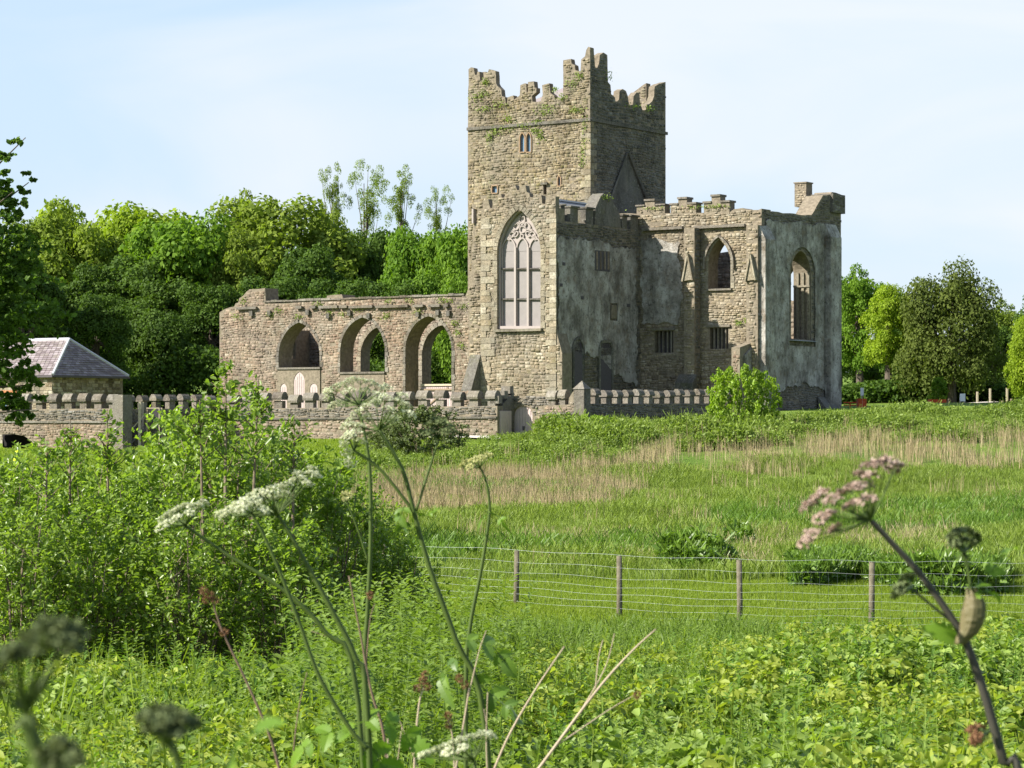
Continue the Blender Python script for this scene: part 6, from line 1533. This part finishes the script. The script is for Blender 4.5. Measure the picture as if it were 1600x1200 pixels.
# plant D: left cream head
D1 = plant('hogweed_plant', 560, 5.9, 'hogweed with the small leftmost cream head leaning over the shrubs'); Yd = 5.9
stem([(600, gnd(600, Yd) + 10, Yd), (560, 1100, Yd), (510, 990, Yd), (440, 920, Yd), (360, 870, Yd), (290, 822, Yd)], .009, .004, M['stemg'], D1)
umbel((290, 820), [(252, 824), (256, 812), (264, 806), (272, 800), (280, 795), (290, 790), (300, 793), (310, 790), (318, 786), (276, 810), (296, 802), (262, 818)], Yd, M['floret'], D1, .014, nf=40)
# plant E: right hand thin one
E1 = plant('hogweed_plant', 728, 6.8, 'thin hogweed with a small yellowish head left of the fence'); Ye = 6.8
stem([(728, gnd(728, Ye) + 10, Ye), (728, 1100, Ye), (733, 990, Ye), (750, 900, Ye), (760, 840, Ye), (765, 795, Ye), (760, 755, Ye), (750, 730, Ye)], .0085, .0035, M['stemg'], E1)
umbel((750, 730), [(722, 728), (730, 722), (738, 720), (746, 718), (754, 716), (764, 711), (734, 730)], Ye, M['yfloret'], E1, .013, nf=34)
biglea([(765, 800, 2), (778, 806, 8), (786, 816, 9), (792, 830, 2)], Ye, M['hogleaf'], E1); biglea([(764, 800, 2), (752, 812, 5), (746, 822, 2)], Ye, M['hogleaf'], E1)
# plant F: low head at the bottom
F1 = plant('hogweed_plant', 740, 4.6, 'low hogweed whose cream head lies along the bottom edge'); Yf = 4.6
stem([(748, gnd(748, Yf) + 30, Yf), (742, 1190, Yf)], .006, .004, M['stemg'], F1)
umbel((740, 1186), [(660, 1182), (672, 1178), (684, 1172), (696, 1168), (708, 1162), (720, 1158), (732, 1154), (744, 1152), (756, 1148), (764, 1150), (700, 1176), (722, 1170)], Yf, M['floret'], F1, .012, nf=40)
# plant G: big pink one on the right
G1 = plant('hogweed_plant', 1590, 3.5, 'nearest hogweed on the right, with a pink head on a thick dark stem'); Yg = 3.5
stem([(1640, gnd(1640, Yg) + 20, Yg), (1600, 1300, Yg), (1568, 1190, Yg), (1540, 1090, Yg), (1512, 1010, Yg), (1490, 970, Yg), (1440, 900, Yg), (1395, 850, Yg), (1362, 814, Yg)], .0105, .0045, M['stemp'], G1)
umbel((1360, 812), [(1258, 848), (1268, 836), (1262, 792), (1275, 782), (1284, 772), (1300, 782), (1314, 772), (1328, 764), (1340, 760), (1346, 742), (1356, 730), (1372, 724), (1386, 722), (1402, 727), (1355, 782), (1350, 760), (1282, 812), (1296, 806), (1306, 826), (1330, 790), (1360, 745), (1395, 735)], Yg, M['pinkf'], G1, .0115, nf=44, fs=.0045, rr=.0011, rays=M['stemg'])
stem([(1518, 930, Yg), (1514, 900, Yg), (1506, 858, Yg)], .0032, .0026, M['stemg'], G1)
umbel((1506, 862), [(1488, 838), (1498, 832), (1510, 830), (1520, 836), (1492, 850), (1504, 844), (1518, 850), (1524, 844)], Yg, M['budf'], G1, .009, fs=.0045, nf=50)
stem([(1488, 972, Yg), (1458, 948, Yg), (1425, 920, Yg)], .0026, .002, M['stemp'], G1)
umbel((1424, 918), [(1400, 930), (1406, 918), (1412, 906), (1420, 902), (1416, 918), (1408, 924)], Yg, M['budf'], G1, .0075, fs=.0045, nf=40)
umbel((1545, 1142), [(1520, 1140), (1526, 1150), (1532, 1138), (1522, 1158), (1530, 1160)], Yg - .1, M['burr'], G1, .0075, fs=.0045, nf=40)
# swollen leaf sheath, a shaped bud
M['sheath'] = stemm('leaf_sheath', (.07, .09, .025), (.17, .12, .065))
mb = MB(); ax = smoothpts(ptsY([(1500, 1006, Yg), (1514, 985, Yg), (1521, 960, Yg), (1522, 938, Yg), (1516, 922, Yg)]), 5)
for b_ in range(6):                       # overlapping pointed bracts wrapped round the bud
    a0 = b_ * 1.047 + .3; vs = []; k = len(ax); tip = random.uniform(.0, .006)
    for i, p in enumerate(ax):
        t = i / (k - 1); R_ = .003 + .0128 * math.sin(math.pi * min(.97, t * .95 + .06)) ** .75 + random.uniform(-.0006, .0006)
        wdt = .85 * (1 - t ** 3 * .95)
        for j in range(5):
            a_ = a0 + (j / 4 - .5) * 2 * wdt; rr_ = R_ * (1 + .10 * (1 - abs(j / 2 - 1)) + .012 * b_)
            vs.append(p + Vector((math.cos(a_), math.sin(a_), 0)) * rr_ + Vector((0, 0, tip * t)))
    mb.add(vs, [(i * 5 + j, i * 5 + j + 1, i * 5 + j + 6, i * 5 + j + 5) for i in range(k - 1) for j in range(4)])
mb.build('leaf_sheath', M['sheath'], G1, False)
biglea([(1494, 1000, 6), (1478, 992, 18), (1462, 985, 20), (1448, 975, 8)], Yg, M['hogleaf'], G1, lobes=False)
biglea([(1524, 930, 3), (1540, 905, 16), (1556, 885, 22), (1572, 862, 12), (1582, 848, 2)], Yg, M['hogleaf'], G1); biglea([(1520, 935, 3), (1535, 925, 10), (1552, 925, 12), (1564, 930, 3)], Yg, M['hogleaf'], G1)
# plant H: very near blurred heads at the lower left
H1 = plant('hogweed_plant', 60, 1.5, 'blurred hogweed nearest the camera in the lower left corner'); Yh = 1.5
stem([(110, 1500, Yh), (80, 1260, Yh), (60, 1190, Yh), (42, 1118, Yh)], .0078, .0058, M['stemg'], H1)
umbel((42, 1112), [(8, 1030), (20, 1020), (52, 998), (70, 985), (88, 978), (104, 985), (118, 990), (66, 1010), (-12, 1080), (-10, 1050), (30, 1022), (108, 1008)], Yh, M['budf'], H1, .0085, fs=.004, nf=50, rr=.0013, extra=.1)
umbel((88, 1230), [(76, 1180), (92, 1165), (108, 1175), (118, 1188), (100, 1195), (84, 1200)], Yh, M['budf'], H1, .007, fs=.004, nf=36, extra=.1)
H2 = plant('hogweed_plant', 262, 1.7, 'blurred dark hogweed bud at the bottom edge left of the dead stems'); Y2 = 1.7
stem([(300, 1500, Y2), (285, 1260, Y2), (280, 1200, Y2), (262, 1150, Y2)], .004, .003, M['stemg'], H2)
umbel((258, 1160), [(230, 1122), (245, 1110), (262, 1112), (280, 1122), (296, 1130), (238, 1138), (255, 1130), (275, 1142)], Y2, M['budf'], H2, .0075, fs=.004, nf=60, extra=.1)
biglea([(340, 1260, 8), (350, 1200, 30), (375, 1165, 34), (400, 1140, 22), (418, 1122, 4)], Y2, M['hogleaf'], H2); biglea([(350, 1240, 6), (400, 1215, 24), (430, 1215, 4)], Y2, M['hogleaf'], H2)

# dead stems with burrs
DG = 'dead stems in the foreground'
def burr(x, y, Y, parent, r=.012):
    c = at(x, y, Y); n = 120; d = rand_dirs(n); o = wloc(parent); V, Fc, rr = leaves_np(np.array(c) + d * r * .7 - np.array(o), np.cross(d, rand_dirs(n)) / 1.0 + 1e-3, r * .9, .16, False, along=d); link('burr', mesh_np('burr', V, Fc, rr), M['burr'], parent, kind='stuff')
def dead(label, main, r0, r1, branches=(), burrs=(), m='dry', name='dead_stem'):
    x, y, Y = main[0]; o = plant(name, x, Y, label, 'dead stem', DG); stem(main, r0, r1, M[m], o, n=6)
    for b in branches: stem(b, r1 * 1.1, r1 * .5, M[m], o, 'side_stem', 5)
    for (bx_, by_) in burrs: burr(bx_, by_, Y, o)
d_ = 6.0
dead('brown dead burdock stem with burrs at the left of the group', [(450, 1260, d_), (425, 1160, d_), (392, 1080, d_), (352, 996, d_), (338, 960, d_), (330, 930, d_)], .0055, .002, [[(352, 996, d_), (340, 975, d_), (332, 968, d_)]], [(318, 922), (328, 930), (322, 936), (336, 938), (350, 988)], 'drydark')
dead('pale dead stem with three burrs beside the dark leaf', [(648, 1270, d_), (648, 1180, d_), (655, 1100, d_), (662, 1075, d_)], .0045, .002, [[(657, 1080, d_), (652, 1070, d_)]], [(664, 1054), (660, 1064), (652, 1076), (668, 1072)])
dead('pale dead stem with two burrs right of the three burred one', [(700, 1270, d_), (716, 1180, d_), (728, 1110, d_), (733, 1075, d_)], .0045, .002, [[(728, 1105, d_), (748, 1020, d_), (760, 985, d_)]], [(718, 1060), (726, 1070)])
dead('short dead stem with one reddish burr', [(712, 1260, d_), (708, 1160, d_), (700, 1125, d_)], .003, .002, [], [(700, 1118), (702, 1132)])
dead('longest straight pale dead stem slanting to the right', [(790, 1270, d_), (850, 1190, d_), (930, 1082, d_), (985, 1020, d_), (1025, 983, d_)], .006, .002, [[(905, 1115, d_), (945, 1045, d_), (960, 990, d_)], [(930, 1082, d_), (935, 1030, d_), (942, 1000, d_)], [(868, 1166, d_), (950, 1110, d_), (992, 1086, d_)]], [(996, 1086)])
dead('shorter pale dead stem slanting right below the fence', [(750, 1260, d_), (790, 1160, d_), (835, 1080, d_), (882, 1010, d_)], .0045, .0018)
dead('purplish brown upright dead stem through the middle of the group', [(608, 1280, d_ + .3), (600, 1150, d_ + .3), (580, 1080, d_ + .3), (562, 985, d_ + .3), (545, 900, d_ + .3)], .006, .002, [[(578, 1070, d_ + .3), (540, 1010, d_ + .3), (486, 986, d_ + .3)], [(572, 1040, d_ + .3), (578, 970, d_ + .3), (586, 942, d_ + .3)]], [(578, 930)], 'drydark')
dead('thin dead stem left of the forked hogweed', [(455, 1270, d_), (458, 1180, d_), (468, 1100, d_), (480, 1050, d_)], .003, .0012, [], [], 'drydark')
dead('pair of thin pale dead stems at the bottom centre', [(612, 1280, d_), (606, 1200, d_), (607, 1118, d_)], .0035, .0015, [[(620, 1200, d_), (628, 1135, d_)], [(665, 1230, d_), (630, 1140, d_), (622, 1120, d_)]])
dead('thin pale dead stem between the dark leaves', [(766, 1270, d_), (760, 1170, d_), (762, 1082, d_)], .003, .0012, [[(760, 1130, d_), (756, 1108, d_)]])
